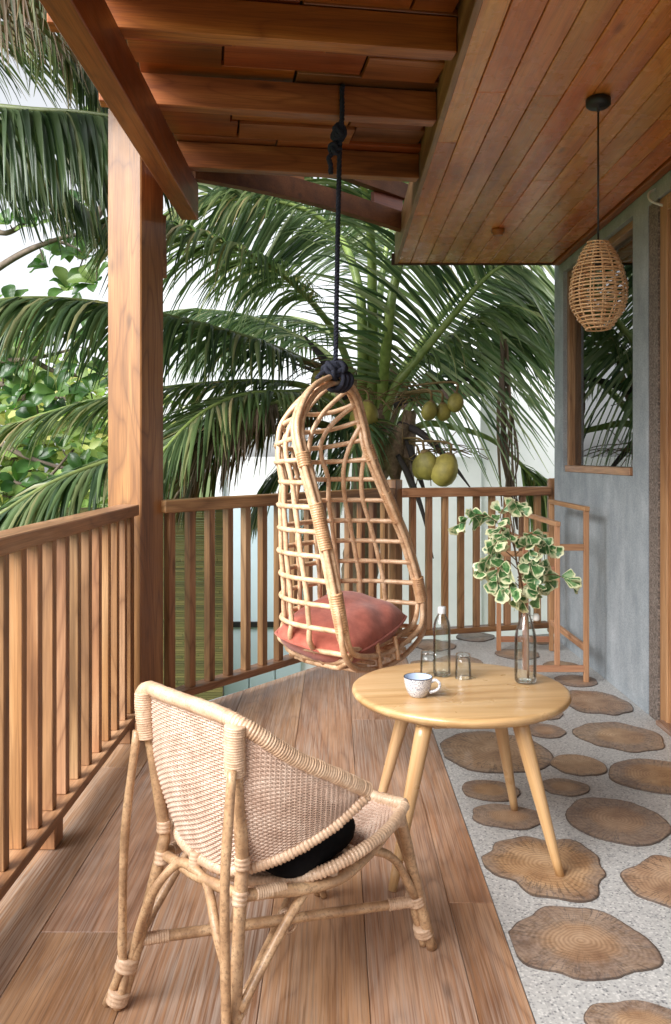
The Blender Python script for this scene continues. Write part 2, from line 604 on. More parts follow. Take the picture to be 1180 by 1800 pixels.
def petiole():
    t = NT('palm_petiole')
    nz = t.noise(t.mapping((1, 1, 1), rnd=False), 12, 4, .6)
    col = t.ramp(nz, [(.3, lin(96, 120, 58)), (.55, lin(134, 154, 84)), (.75, lin(160, 172, 104))])
    t.l(col, t.b.inputs['Base Color']); t.b.inputs['Roughness'].default_value = .4
    return t.m


M['petiole'] = petiole()
M['petiole_dark'] = plain('palm_spathe', lin(52, 46, 46), .7, noise=.35, nscale=14)
M['petiole_olive'] = plain('palm_rachis', lin(110, 122, 70), .45, noise=.25, nscale=10)
M['fibre'] = plain('palm_fibre', lin(124, 104, 86), .9, noise=.45, nscale=30, bumps=.6, bscale=60)
M['trunk'] = plain('palm_trunk', lin(128, 112, 96), .9, noise=.4, nscale=14, bumps=.6, bscale=30)
M['bark'] = plain('bark', lin(104, 92, 80), .9, noise=.35, nscale=20, bumps=.4, bscale=50)
M['coconut'] = plain('coconut_husk', lin(124, 116, 54), .6, noise=.5, nscale=9, bumps=.3, bscale=25)
M['coconut_y'] = plain('coconut_yellow', lin(152, 140, 68), .6, noise=.4, nscale=9, bumps=.3, bscale=25)
M['calyx'] = plain('coconut_calyx', lin(112, 92, 58), .8, noise=.3, nscale=30)
M['stem'] = plain('twig', lin(112, 84, 58), .7, noise=.3, nscale=40)


def linen():
    t = NT('coral_linen')
    nz = t.noise(t.mapping((1, 1, 1), rnd=False), 26, 5, .65)
    wv = t.n('TexWave'); wv.inputs['Scale'].default_value = 160; wv.inputs['Distortion'].default_value = 2.0
    t.l(t.mapping((1, .3, 1), rnd=False), wv.inputs['Vector'])
    fn = t.noise(t.mapping((1, 1, 1), rnd=False), 260, 3, .7)
    col = t.ramp(nz, [(.3, lin(152, 76, 58)), (.5, lin(176, 92, 72)), (.7, lin(192, 110, 88))])
    col = t.mix(t.math('MULTIPLY', fn, .4), col, lin(142, 68, 60))
    t.l(col, t.b.inputs['Base Color']); t.b.inputs['Roughness'].default_value = .9
    t.b.inputs['Sheen Weight'].default_value = .25
    t.bump(t.math('ADD', t.math('MULTIPLY', wv.outputs['Fac'], .3), fn), .4, .002)
    return t.m


M['linen'] = linen()


def thin_glass(name, tint, lo, hi, rough=.0, blend=.5):
    t = NT(name)
    tr = t.n('BsdfTransparent'); tr.inputs[0].default_value = tint
    gl = t.n('BsdfGlossy'); gl.inputs['Roughness'].default_value = rough
    lw = t.n('LayerWeight'); lw.inputs['Blend'].default_value = blend
    f = t.math('ADD', t.math('MULTIPLY', lw.outputs['Fresnel'], hi), lo, True)
    mx = t.n('MixShader')
    t.l(f, mx.inputs[0]); t.l(tr.outputs[0], mx.inputs[1]); t.l(gl.outputs[0], mx.inputs[2])
    t.l(mx.outputs[0], t.out.inputs[0])
    return t.m


def real_glass(name, col, ior=1.45, rough=0.0):
    t = NT(name)
    t.b.inputs['Base Color'].default_value = col
    t.b.inputs['Roughness'].default_value = rough
    t.b.inputs['Transmission Weight'].default_value = 1.0
    t.b.inputs['IOR'].default_value = ior
    return t.m


M['window_glass'] = thin_glass('window_glass', (.75, .8, .78, 1), .12, 1.0)
M['bottle_glass'] = thin_glass('clear_glass', (.972, .985, .985, 1), .025, .7, .02, .24)
M['water'] = real_glass('water', (.97, .99, .99, 1), 1.33)


def speckle():
    t = NT('speckled_stoneware')
    vo = t.n('TexVoronoi'); vo.inputs['Scale'].default_value = 330
    t.l(t.mapping((1, 1, 1), rnd=False), vo.inputs['Vector'])
    nz = t.noise(t.mapping((1, 1, 1), rnd=False), 420, 2, .5)
    col = t.ramp(nz, [(.41, lin(84, 92, 116)), (.47, lin(208, 208, 210))])
    t.l(col, t.b.inputs['Base Color']); t.b.inputs['Roughness'].default_value = .25
    return t.m


M['mug'] = speckle()
M['mug_in'] = plain('mug_glaze', lin(176, 190, 210), .2, noise=.12, nscale=90)
M['mug_rim'] = plain('mug_rim', lin(40, 44, 60), .3)


def varieg():
    t = NT('variegated_leaf')
    at = t.n('Attribute', attribute_name='edge')
    oi = t.n('ObjectInfo')
    nz = t.noise(t.mapping((1, 1, 1)), 55, 4, .6)
    e = t.math('ADD', at.outputs['Fac'], t.math('MULTIPLY', t.math('SUBTRACT', nz, .5), 1.2))
    e = t.math('ADD', e, t.math('MULTIPLY', t.math('SUBTRACT', oi.outputs['Random'], .6), .35))
    k = t.ramp(e, [(.40, (0, 0, 0, 1)), (.66, (1, 1, 1, 1))])
    g = t.ramp(nz, [(.35, lin(44, 84, 44)), (.5, lin(80, 124, 70)), (.65, lin(136, 164, 116))])
    col = t.mix(t.math('MULTIPLY', k, .9), g, lin(220, 218, 178))
    gm = t.n('NewGeometry')
    col = t.mix(t.math('MULTIPLY', gm.outputs['Backfacing'], .5), col, lin(206, 210, 176))
    t.l(col, t.b.inputs['Base Color']); t.b.inputs['Roughness'].default_value = .4
    tr = t.n('BsdfTranslucent'); t.l(col, tr.inputs['Color'])
    mx = t.n('MixShader'); mx.inputs[0].default_value = .25
    t.l(t.b.outputs[0], mx.inputs[1]); t.l(tr.outputs[0], mx.inputs[2])
    t.l(mx.outputs[0], t.out.inputs[0])
    return t.m


M['varieg'] = varieg()


def screen_mat():
    t = NT('bamboo_slat')
    nz = t.noise(t.mapping((3, 3, 20), rnd=False), 1.0, 4, .6)
    g = t.n('NewGeometry')
    col = t.ramp(g.outputs['Random Per Island'], [(0, lin(66, 64, 24)), (.5, lin(88, 84, 34)), (1, lin(106, 96, 48))])
    col = t.mix(t.math('MULTIPLY', nz, .5), col, lin(72, 66, 30))
    t.l(col, t.b.inputs['Base Color']); t.b.inputs['Roughness'].default_value = .7
    return t.m


M['screen'] = screen_mat()

UP, XX, YY = V((0, 0, 1)), V((1, 0, 0)), V((0, 1, 0))

# ------------------------------------------------------------------ the setting: ground, floor
g = MB(); g.v = [V((-150, -60, -3.2)), V((150, -60, -3.2)), V((150, 240, -3.2)), V((-150, 240, -3.2))]; g.face((0, 1, 2, 3))
tag(g.build('ground', M['grass']), kind='structure')

WALLX = 1.46
PA, PB, PE = V((-.80, 3.85)), V((.37, 5.45)), V((1.47, 5.78))      # railing line: post, middle post, end post


def clip(me, a, b, off):
    """cut away what lies outside the railing line a->b pushed out by off"""
    d = (b - a).normalized()
    nrm = V((-d.y, d.x))
    bm = bmesh.new(); bm.from_mesh(me)
    co = a + nrm * off
    r = bmesh.ops.bisect_plane(bm, geom=list(bm.verts) + list(bm.edges) + list(bm.faces), plane_co=(co.x, co.y, 0),
                               plane_no=(nrm.x, nrm.y, 0), clear_outer=True)
    ed = [e for e in r['geom_cut'] if isinstance(e, bmesh.types.BMEdge)]
    if ed:
        try: bmesh.ops.holes_fill(bm, edges=ed)
        except Exception: pass
    bm.to_mesh(me); bm.free()


# sub-floor slab that carries the boards and the terrazzo
sl = MB()
outl = [V((-1.0, -2.2)), V((1.46, -2.2)), V((1.46, 5.82)), V((PB.x - .03, PB.y + .08)), V((-.9, 3.98)), V((-1.0, 3.86))]
for z in (-.03, -.2):
    for p in outl: sl.v.append(V((p.x, p.y, z)))
k = len(outl)
sl.face(tuple(range(k))); sl.face(tuple(range(2 * k - 1, k - 1, -1)))
for i in range(k): sl.face((i, k + i, k + (i + 1) % k, (i + 1) % k))
deck = sl.build('deck_floor', M['concrete'], smooth=False)
tag(deck, kind='structure')
cols = [-.98, -.745, -.47, -.167, .075, .305, .425]
joints = {0: [1.2, 3.3], 1: [2.155, 4.5], 2: [.9, 3.45], 3: [2.75], 4: [.6, 3.9], 5: [2.296, 4.35]}
for c in range(6):
    ys = [-2.2] + joints[c] + [5.7]
    for y0, y1 in zip(ys, ys[1:]):
        x0, x1 = cols[c] + .0006, cols[c + 1] - .0006
        y0 += .0005; y1 -= .0005
        wd, L = x1 - x0, y1 - y0
        me = box_mesh(L, wd, .028, M['floor'], .0015).copy()
        Mx = frame_matrix(((x0 + x1) / 2, (y0 + y1) / 2, -.014), YY, UP)
        if y1 > 3.6:
            me.transform(Mx)
            if x0 < .37: clip(me, PA, PB, .055)
            else: clip(me, PB, PE, .05)
            if x0 < .37 < x1: clip(me, PB, PE, .05)
            me.transform(Mx.inverted())
            if not len(me.polygons): continue
        link('plank', me, deck, Mx)

tz = MB()
for z in (-.002, -.03):
    for p in (V((.4265, -2.2)), V((1.459, -2.2)), V((1.459, 5.8)), V((.4265, 5.5))): tz.v.append(V((p.x, p.y, z)))
tz.face((0, 1, 2, 3))
for i in range(4): tz.face((i, 4 + i, 4 + (i + 1) % 4, (i + 1) % 4))
terr = tz.build('terrazzo_floor', M['terrazzo'], smooth=False)
tag(terr, kind='structure')
SL = [  # photo box of each tree slice: x0, x1, y0, y1, lobes
    (895, 1150, 1592, 1730, .10), (1030, 1235, 1758, 1860, .08), (850, 1075, 1471, 1579, .16), (1108, 1290, 1504, 1612, .12),
    (995, 1178, 1403, 1487, .04), (1070, 1245, 1334, 1398, .05), (970, 1065, 1326, 1366, .06), (1012, 1168, 1269, 1322, .10),
    (774, 968, 1284, 1364, .06), (810, 915, 1371, 1410, .05), (826, 960, 1414, 1459, .08), (950, 1037, 1369, 1400, .06),
    (992, 1106, 1213, 1259, .08), (924, 993, 1272, 1299, .06), (975, 1052, 1186, 1208, .05), (925, 990, 1243, 1266, .08),
    (955, 1022, 1162, 1180, .05), (760, 850, 1152, 1178, .07), (870, 950, 1141, 1160, .07), (725, 800, 1124, 1145, .08),
    (800, 872, 1112, 1128, .06), (905, 985, 1118, 1133, .05), (858, 930, 1176, 1200, .06), (720, 778, 1160, 1186, .06),
    (775, 900, 1240, 1276, .06), (965, 1000, 1205, 1222, .05), (830, 900, 1208, 1232, .06),
]
rs = random.Random(3)
for si, (x0, x1, y0, y1, lob) in enumerate(SL):
    zt_ = .003 + .0003 * (si % 7)
    zc = F * EYE / ((y0 + y1) / 2 - HY)
    zn, zf = F * EYE / (y1 - HY), F * EYE / (y0 - HY)
    cy = (zn + zf) / 2
    cx = ((x0 + x1) / 2 - 590) / F * zc
    hx, hy = (x1 - x0) / 2.08 / F * zc, (zf - zn) / 2.08
    if cx + hx > WALLX - .02: hx = max(.05, WALLX - .02 - cx) if cx < WALLX - .1 else hx
    s_ = MB()
    ph = [rs.uniform(0, 6.28) for _ in range(9)]
    am = [lob * .85 * rs.uniform(.3, 1) / (1 + .55 * q) for q in range(9)]
    n = 72
    rows = [0, .3, .55, .75, .88, .96, 1.0]
    s_.v.append(V((0, 0, zt_))); s_.col.append(0)
    for rr in rows[1:]:
        for i in range(n):
            a = 2 * math.pi * i / n
            rad = 1 + sum(am[q] * math.sin((q + 2) * a + ph[q]) for q in range(9)) * rr + rs.uniform(-.008, .008)
            x, y = hx * rr * rad * math.cos(a), hy * rr * rad * math.sin(a)
            lim = WALLX - .012 - cx
            x = min(x, lim)
            x = max(x, .436 - cx)
            s_.v.append(V((x, y, zt_ if rr < 1 else zt_ - .0015))); s_.col.append(rr)
    for i in range(n): s_.face((0, 1 + i, 1 + (i + 1) % n))
    for q in range(len(rows) - 2):
        for i in range(n):
            i2 = (i + 1) % n
            s_.face((1 + q * n + i, 1 + (q + 1) * n + i, 1 + (q + 1) * n + i2, 1 + q * n + i2))
    b = 1 + (len(rows) - 2) * n
    for i in range(n):
        s_.v.append(V((s_.v[b + i].x, s_.v[b + i].y, -.004))); s_.col.append(1)
    for i in range(n):
        i2 = (i + 1) % n
        s_.face((b + i, b + n + i, b + n + i2, b + i2))
    link('wood_slice', s_.mesh('wood_slice', M['slice'], False), terr, Matrix.Translation((cx, cy, 0)))

# ------------------------------------------------------------------ house on the right
house = empty('house', (1.6, 4.8, 0), 'grey concrete house wall with tall timber window and glazed door on the right', 'house')
hw = MB()
X0, X1 = WALLX, WALLX + .16
wy0, wy1, wz0, wz1 = 4.19, 5.47, 1.105, 2.385
hw.boxat((X0, 5.47, -.2), (X1, 5.69, 2.75))
hw.boxat((X0, 3.985, -.2), (X1, wy0, 2.75))
hw.boxat((X0, wy0, -.2), (X1, 5.47, wz0))
hw.boxat((X0, wy0, wz1), (X1, 5.47, 2.75))
hw.boxat((X0, -2.2, 2.37), (X1, 3.985, 2.75))
hw.boxat((X0, -2.2, -.2), (X1, 1.9, 2.37))
hw.boxat((X1, 5.53, -.2), (5.0, 5.69, 2.75))
hw.build('wall', M['concrete'], house, smooth=False)
rm = MB()
rm.boxat((4.8, -2.2, -.2), (5.0, 5.52, 2.75)); rm.boxat((X1, -2.2, -.06), (4.8, 5.52, -.001)); rm.boxat((X1, -2.2, 2.62), (4.8, 5.52, 2.74)); rm.boxat((X1 + .01, -2.4, -.2), (5.0, -2.21, 2.75))
rm.build('room', M['dark_room'], house, smooth=False)
ps = MB(); ps.boxat((X0 + .004, 3.872, -.05), (X1 - .01, 3.984, 2.369)); ps.build('pebble_strip', M['pebble'], house, smooth=False)
win = MB(); fx0, fx1 = X0 + .035, X0 + .105
win.boxat((fx0 + .03, wy0 + .02, wz0 + .02), (fx0 + .036, wy1 - .02, wz1 - .02))
win = win.build('window', M['window_glass'], house, smooth=False)
fc = X0 + .06
box('window_frame', (fc, wy0 + .02, (wz0 + wz1) / 2), wz1 - wz0 - .002, .07, .04, UP, YY, M['teak'], win)
box('window_frame', (fc, wy1 - .02, (wz0 + wz1) / 2), wz1 - wz0 - .002, .07, .04, UP, YY, M['teak'], win)
box('window_frame', (fc, (wy0 + wy1) / 2, wz1 - .021), wy1 - wy0 - .084, .07, .04, YY, UP, M['teak'], win)
box('window_sill', (fc - .012, (wy0 + wy1) / 2, wz0 + .021), wy1 - wy0 - .084, .1, .04, YY, UP, M['teak'], win)
door = MB(); door.boxat((X0 + .078, 1.98, .2), (X0 + .084, 3.70, 2.28)); door = door.build('door', M['window_glass'], house, smooth=False)
box('door_frame', (X0 + .067, 3.83, 1.185), 2.366, .11, .082, UP, YY, M['rack'], door)
box('door_frame', (X0 + .067, 1.942, 1.185), 2.366, .11, .082, UP, YY, M['rack'], door)
box('door_frame', (X0 + .067, 2.886, 2.33), 1.80, .11, .075, YY, UP, M['rack'], door)
box('door_stile', (X0 + .08, 3.738, 1.16), 2.26, .055, .1, UP, YY, M['rack'], door)
box('door_rail', (X0 + .08, 2.835, .115), 1.70, .06, .2, YY, UP, M['teak'], door)
box('door_threshold', (X0 + .03, 2.91, .004), 1.855, .1, .028, YY, UP, M['floor'], door)
cb = MB(); cb.tube(smooth_curve([P(1145, 330, 3.9) + V((.03, 0, 0)), P(1149, 340, 3.88) + V((-.02, 0, 0)), P(1156, 353, 3.86) + V((-.03, 0, 0)), P(1168, 362, 3.84) + V((0, 0, 0))], 6), .006, 8)
tag(cb.build('cable', M['cable']), 'short white cable sticking out above the glazed door', 'cable')

# timber ceiling under the upper floor
SZ, SX0, SY1 = 2.46, .385, 5.56
ceil = MB(); ceil.boxat((SX0 + .03, -2.2, SZ + .022), (WALLX - .002, SY1 - .01, SZ + .2))
ceil = ceil.build('ceiling', M['roof_teak'], smooth=False); tag(ceil, kind='structure')
nP = 10
pw = (WALLX - .05 - SX0) / nP
rp = random.Random(11)
jj = [[2.31, 3.42, 4.45], [1.5, 2.95], [2.34, 4.9], [2.98], [1.7, 4.3], [3.05, 3.9], [2.5], [2.2, 4.6], [3.2], [2.7, 5.0]]
for i in range(nP):
    x0, x1 = SX0 + i * pw + .0015, SX0 + (i + 1) * pw - .0015
    ys = [-2.2] + jj[i] + [SY1]
    for y0, y1 in zip(ys, ys[1:]):
        box('ceiling_plank', ((x0 + x1) / 2, (y0 + y1) / 2, SZ + .011), y1 - y0 - .002, x1 - x0, .021, YY, UP, M['soffit'], ceil, .0025)
box('ceiling_moulding', (WALLX - .024, 1.68, SZ + .004), 2 * (SY1 - 1.68) - .004, .046, .04, YY, UP, M['roof_teak'], ceil, .006)
box('ceiling_edge', ((SX0 + WALLX) / 2 + .01, SY1 + .013, SZ + .03), WALLX - SX0 + .06, .024, .075, XX, UP, M['eave'], ceil, .002)

# ------------------------------------------------------------------ veranda roof: post, beams, rafters, boards
roof = empty('veranda_roof', (-.9, 3.8, 0), 'teak veranda roof frame with square post, long beam and level rafters', 'roof frame')
pn = V((-.8436, 3.70, 0)); t1, t2 = V((.375, .927, 0)), V((-.927, .375, 0))
PWD = .176
pc = pn + (t1 + t2) * PWD / 2
box('post', (pc.x, pc.y, 1.36), 2.76, PWD, PWD, UP, t1, M['post_teak'], roof, .005)
cbk = MB()   # corbel with a curved underside cut out of the post side
pr = [(0, 2.02), (.055, 2.02), (.056, 2.10), (.05, 2.17), (.045, 2.24), (.052, 2.305), (0, 2.305)]
q0 = pn + t1 * (PWD + .001) + t2 * .02; q1 = q0 + t2 * (PWD - .04)
for q in (q0, q1):
    for (d, z) in pr: cbk.v.append(q + t1 * d + V((0, 0, z)))
m = len(pr)
cbk.face(tuple(range(m))); cbk.face(tuple(range(2 * m - 1, m - 1, -1)))
for i in range(m): cbk.face((i, m + i, m + (i + 1) % m, (i + 1) % m))
cbk.build('corbel', M['post_teak'], roof, smooth=False)
box('beam', (-.68, .85, 2.388), 6.27, .08, .165, YY, UP, M['roof_teak'], roof, .003)
RD = V((.989, .149, 0))
for yr in (2.72, 3.27, 3.935, 2.17, 1.62, 1.07, .52, -.03, -.6, -1.2):     # depth where each rafter meets the fascia
    b = V((SX0 - .006, yr, 2.531)); a = b - RD * (1.245 if yr < 3.9 else 1.09)
    bar('rafter', a, b, .06, .112, M['roof_teak'], roof, UP, .003)
box('fascia', (SX0 + .012, 1.68, SZ + .09), 2 * (SY1 - 1.68) - .002, .022, .185, YY, UP, M['teak'], roof, .002)
rb = random.Random(5)
y = -1.6
row = 0
while y < 4.0:
    wd = .165
    x = -.715
    while x < SX0 - .02:
        L = rb.uniform(.16, .62)
        xe = min(SX0 - .002, x + L)
        if SX0 - xe < .1: xe = SX0 - .002
        dz = rb.choice((0, 0, .006, .014))
        sk = (x + xe) / 2
        yc = y + wd / 2 + (sk - SX0) * .149
        box('roof_board', (sk, yc, 2.602 + dz), xe - x - .003, wd - .003, .022, RD, UP, M['deckboard'], roof, .002)
        x = xe
    y += wd
    row += 1
rc_ = MB()
rc_.boxat((-.73, -1.7, 2.632), (SX0, 4.12, 2.66)); rc_.boxat((-1.0, 3.7, 3.16), (.9, 5.7, 3.2)); rc_.build('roof_cover_and_shade_sheet', M['eave'], roof, smooth=False)  # backing over the boards; the higher sheet is added out of view to shade the arched beam
ab_lo = smooth_curve([P(338, 316, 3.93), P(430, 332, 4.15), P(530, 354, 4.45), P(620, 379, 4.75), P(712, 408, 5.08)], 6)


def arch(name, pts, h, th):
    m_ = MB()
    d = (pts[-1] - pts[0]).normalized(); s_ = V((d.y, -d.x, 0)).normalized()
    for p in pts:
        for (o, z) in ((-th / 2, 0), (th / 2, 0), (th / 2, h), (-th / 2, h)):
            m_.v.append(p + s_ * o + V((0, 0, z)))
    for i in range(len(pts) - 1):
        for q in range(4):
            r_ = (q + 1) % 4
            m_.face((4 * i + q, 4 * i + r_, 4 * i + 4 + r_, 4 * i + 4 + q))
    m_.face((3, 2, 1, 0)); e = 4 * (len(pts) - 1); m_.face((e, e + 1, e + 2, e + 3))
    return m_.local(name, M['arch_wood'], pts[0], roof, False)


arch('arched_beam', ab_lo, .105, .05)
arch('arched_beam', [p + V((0, 0, .19)) for p in ab_lo[3:]], .09, .05)
for (p0, p1) in ((482, 532), (648, 712)):
    a = P(p0, 330, 4.42 if p0 < 600 else 4.9); b = P(p1, 330, 4.55 if p0 < 600 else 5.1)
    zt = 2.70; zb = 2.59 if p0 < 600 else 2.60
    zb -= .02
    box('strut', ((a.x + b.x) / 2, (a.y + b.y) / 2, 2.66), (b - a).length if p0 < 600 else .24, .03, .14, V((b.x - a.x, b.y - a.y, 0)), UP, M['roof_teak'], roof)

# ------------------------------------------------------------------ railings
M['rail'] = M['teak']
r1 = empty('side_railing', (-.885, 2.2, 0), 'teak railing along the left deck edge with close upright balusters', 'railing')
box('top_rail', (-.887, .85, .972), 5.62, .092, .046, YY, UP, M['teak'], r1, .004)
box('bottom_rail', (-.887, .85, .098), 5.62, .094, .03, YY, UP, M['teak'], r1, .003)
i = 0
yb = 3.536
while yb > -1.9:
    box('baluster', (-.886, yb, .531), .835, .038, .038, UP, XX, M['teak'], r1, .002)
    yb -= .1285
box('end_baluster', (-.893, 3.633, .531), .835, .06, .06, UP, XX, M['teak'], r1, .003)
for yb in (2.64, 1.2, 3.6): box('support_block', (-.885, yb, .041), .078, .08, .06, UP, XX, M['teak'], r1, .002)

r2 = empty('corner_railing', (PB.x, PB.y, 0), 'teak railing in two bays across the far deck edge with a capped middle post', 'railing')


def bay(a, b, ztop, zbot, nb, off=0.35):
    a3, b3 = V((a.x, a.y, 0)), V((b.x, b.y, 0))
    d = (b3 - a3).normalized()
    bar('top_rail', a3 + V((0, 0, ztop - .03)), b3 + V((0, 0, ztop - .03)), .085, .058, M['teak'], r2, UP, .004)
    bar('bottom_rail', a3 + V((0, 0, zbot + .018)), b3 + V((0, 0, zbot + .018)), .085, .034, M['teak'], r2, UP, .003)
    L = (b3 - a3).length
    for i in range(nb):
        p = a3 + d * (L * (i + off) / (nb - 1 + 2 * off))
        h0, h1 = zbot + .035, ztop - .059
        box('baluster', (p.x, p.y, (h0 + h1) / 2), h1 - h0, .038, .038, UP, d, M['teak'], r2, .002)


dAB = (PB - PA).normalized(); dBE = (PE - PB).normalized()
bay(PA + dAB * .005, PB - dAB * .046, 1.005, .088, 15, .5)
bay(PB + dBE * .046, PE - dBE * .032, 1.0, .05, 9, .75)
box('middle_post', (PB.x, PB.y, .528), 1.053, .085, .085, UP, V((dAB.x, dAB.y, 0)), M['teak'], r2, .004)
box('end_post', (PE.x, PE.y, .53), 1.05, .055, .065, UP, XX, M['teak'], r2, .012)

# ------------------------------------------------------------------ ceiling lamp and small round fitting
lx, ly = .922, 2.995
lamp = empty('pendant_lamp', (lx, ly, SZ), 'egg shaped woven cane pendant lamp hanging from the timber ceiling', 'lamp')
c_ = MB(); c_.lathe([(0, 0), (.036, 0), (.043, -.006), (.043, -.026), (.036, -.033), (.006, -.034), (.005, -.05), (0, -.05)], (lx, ly, SZ), 28); c_.build('ceiling_cup', M['black'], lamp)
c_ = MB(); c_.tube([V((lx, ly, SZ - .04)), V((lx, ly, 1.90))], .0035, 8); c_.build('cord', M['black'], lamp)
LP = [(0, .036), (.12, .058), (.3, .083), (.5, .097), (.65, .098), (.78, .089), (.9, .066), (1, .043)]
zt, zb = 1.952, 1.650
lsh = MB()
nr = 25
rl = random.Random(2)
for i in range(nr):
    t = i / (nr - 1)
    r = interp(LP, t) * 1.005
    z = zt + (zb - zt) * t
    ph = rl.uniform(0, 6); tl = rl.uniform(.001, .003)
    ring = [V((lx + (r + .0012 * math.sin(5 * a + ph)) * math.cos(a), ly + (r + .0012 * math.sin(5 * a + ph)) * math.sin(a), z + tl * math.sin(a + ph))) for a in [2 * math.pi * k / 40 for k in range(40)]]
    lsh.tube(ring, .0030, 6, True)
lsh.build('lamp_shade', M['lamp_cane'], lamp)
for k in range(14):
    a = 2 * math.pi * k / 14 + .1
    s_ = MB(); s_.tube([V((lx + (interp(LP, t / 16) - .003) * math.cos(a), ly + (interp(LP, t / 16) - .003) * math.sin(a), zt + (zb - zt) * t / 16)) for t in range(17)], .0028, 6)
    s_.build('stake', M['lamp_cane'], lamp)
c_ = MB(); c_.lathe([(0, 0), (.012, 0), (.013, -.035), (.0, -.036)], (lx, ly, 1.90), 16); c_.build('socket', M['black'], lamp)
c_ = MB(); c_.lathe([(.01, 0), (.018, -.02), (.022, -.038), (.016, -.054), (0, -.06)], (lx, ly, 1.864), 20); c_.build('bulb', M['bottle_glass'], lamp)
c_ = MB(); c_.lathe([(0, 0), (.034, 0), (.037, -.006), (.037, -.02), (.028, -.022), (.028, -.034), (.02, -.036), (0, -.036)], (.898, 4.72, SZ), 24)
tag(c_.local('ceiling_sensor', M['roof_teak'], (.898, 4.72, SZ)), 'small round brown fitting on the timber ceiling', 'ceiling fitting')

# ------------------------------------------------------------------ background: white house, bamboo screen
wh = empty('white_house', (1, 10, -3.2), 'white rendered house behind the coconut palm with pale blue panels', 'house')
b_ = MB()
DW = 9.6
xw0 = (378 - 590) / F * DW
b_.boxat((xw0 + .10, DW, -3.2), (1.64, DW + 4, 1.20)); b_.boxat((.55, DW + .3, 1.20), (1.64, DW + 4, 1.9)); b_.boxat((1.64, DW + .05, -3.2), (6.5, DW + 4, 2.6))
b_.build('wall', M['white_wall'], wh, smooth=False)
box('corner_trim', (xw0 + .05, DW - .02, -1.0), 4.4, .1, .08, UP, YY, M['white_trim'], wh, .004)
for i in range(3):
    x0 = (393 + i * 46 - 590) / F * DW
    box('panel', (x0 + .145, DW - .02, -1.2), 3.9, .03, .28, UP, XX, M['pale_blue'], wh, .003)
box('panel_bar', ((392 - 590) / F * DW + .45, DW - .05, EYE - (1096 - HY) / F * DW), .92, .03, .06, XX, UP, M['black'], wh, .002)
bar('eave_board', P(690, 712, 9.35), P(846, 682, 9.35), .35, .13, M['eave'], wh, UP, .005)
bar('eave_board', P(846, 664, 9.3) + V((0, 0, -.02)), P(846, 664, 9.9) + V((0, 0, -.02)), .12, .2, M['eave'], wh, UP, .005)
sc = MB()
rr_ = random.Random(9)
z = -3.2
while z < .75:
    h = rr_.uniform(.016, .026)
    x = -3.4
    while x < -1.02:
        L = rr_.uniform(.3, 1.1)
        x2 = min(x + L, -1.0)
        d = rr_.uniform(0, .012)
        sc.boxat((x, 7.6 - d, z), (x2 - .004, 7.62 - d, z + h - .003))
        x = x2
    z += h
scr = empty('bamboo_screen', (-2.2, 7.6, -3.2), 'olive woven bamboo screen seen between the balusters left of the white house', 'screen')
sc.build('slats', M['screen'], scr, smooth=False, kind='stuff')
for x in (-3.3, -1.04): box('screen_post', (x, 7.66, -1.2), 4.0, .07, .07, UP, YY, M['eave'], scr)


# ------------------------------------------------------------------ hanging rattan egg chair
egg = empty('hanging_chair', (.17, 3.2, .44), 'rattan egg shaped hanging chair with an open lattice back, hung from a rope', 'hanging chair')
EU, EN = V((.5, .866, 0)), V((.866, -.5, 0))
EB = -EN
KT = [(.42, .2), (.5, .215), (.7, .2), (1.0, .13), (1.2, .07), (1.3, .04), (1.49, .0)]
SLt = [(.455, -.20), (.487, -.235), (.545, -.298), (.663, -.318), (.966, -.33), (1.19, -.338), (1.3, -.325), (1.38, -.265), (1.438, -.185), (1.475, -.10), (1.495, -.03)]
SRt = [(.438, .12), (.455, .219), (.503, .325), (.591, .357), (.663, .345), (.858, .30), (1.0, .235), (1.216, .168), (1.315, .172), (1.40, .17), (1.45, .14), (1.484, .085), (1.5, .02)]


def ec(h):
    return V((0, 3.28, h)) + EN * interp(KT, h)


def eL(h): return ec(h) + EU * interp(SLt, h)
def eR(h): return ec(h) + EU * interp(SRt, h)


loop = [V((0, 3.28, 1.497))] + [eL(h) for h in (1.47, 1.438, 1.38, 1.3, 1.19, .966, .663, .545, .487)] + \
       [ec(.452) + EU * -.10, ec(.436) + EU * .06] + [eR(h) for h in (.455, .503, .591, .663, .858, 1.0, 1.216, 1.315, 1.434, 1.482)]
lc = sum(loop, V((0, 0, 0))) / len(loop)


def offset_loop(pts, inn, back, low=0.0):
    out = []
    n = len(pts)
    for i in range(n):
        T = (pts[(i + 1) % n] - pts[(i - 1) % n]).normalized()
        nin = T.cross(EN).normalized()
        if nin.dot(lc - pts[i]) < 0: nin = -nin
        f = max(0, (.60 - pts[i].z) / .17)
        out.append(pts[i] + nin * (inn + low * min(1, f)) + EB * back)
    return out


for (inn, back, low, r) in ((-.0135, .0, -.010, .0104), (.0135, -.003, .014, .0104), (.001, .024, .058, .0102)):
    s_ = MB(); s_.tube(smooth_curve(offset_loop(loop, inn, back, low), 9, True), r, 10, True)
    s_.build('frame_pole', M['cane_pole'], egg)


def lash(name, a, b, r, parent, mat, pitch=.0042, amp=.0016, ell=None):
    pts = [a.lerp(b, t / 6) for t in range(7)]
    s_ = MB(); s_.wrap(pts, r, amp, pitch, 12)
    return s_.build(name, mat, parent)


dense = smooth_curve(loop, 9, True)


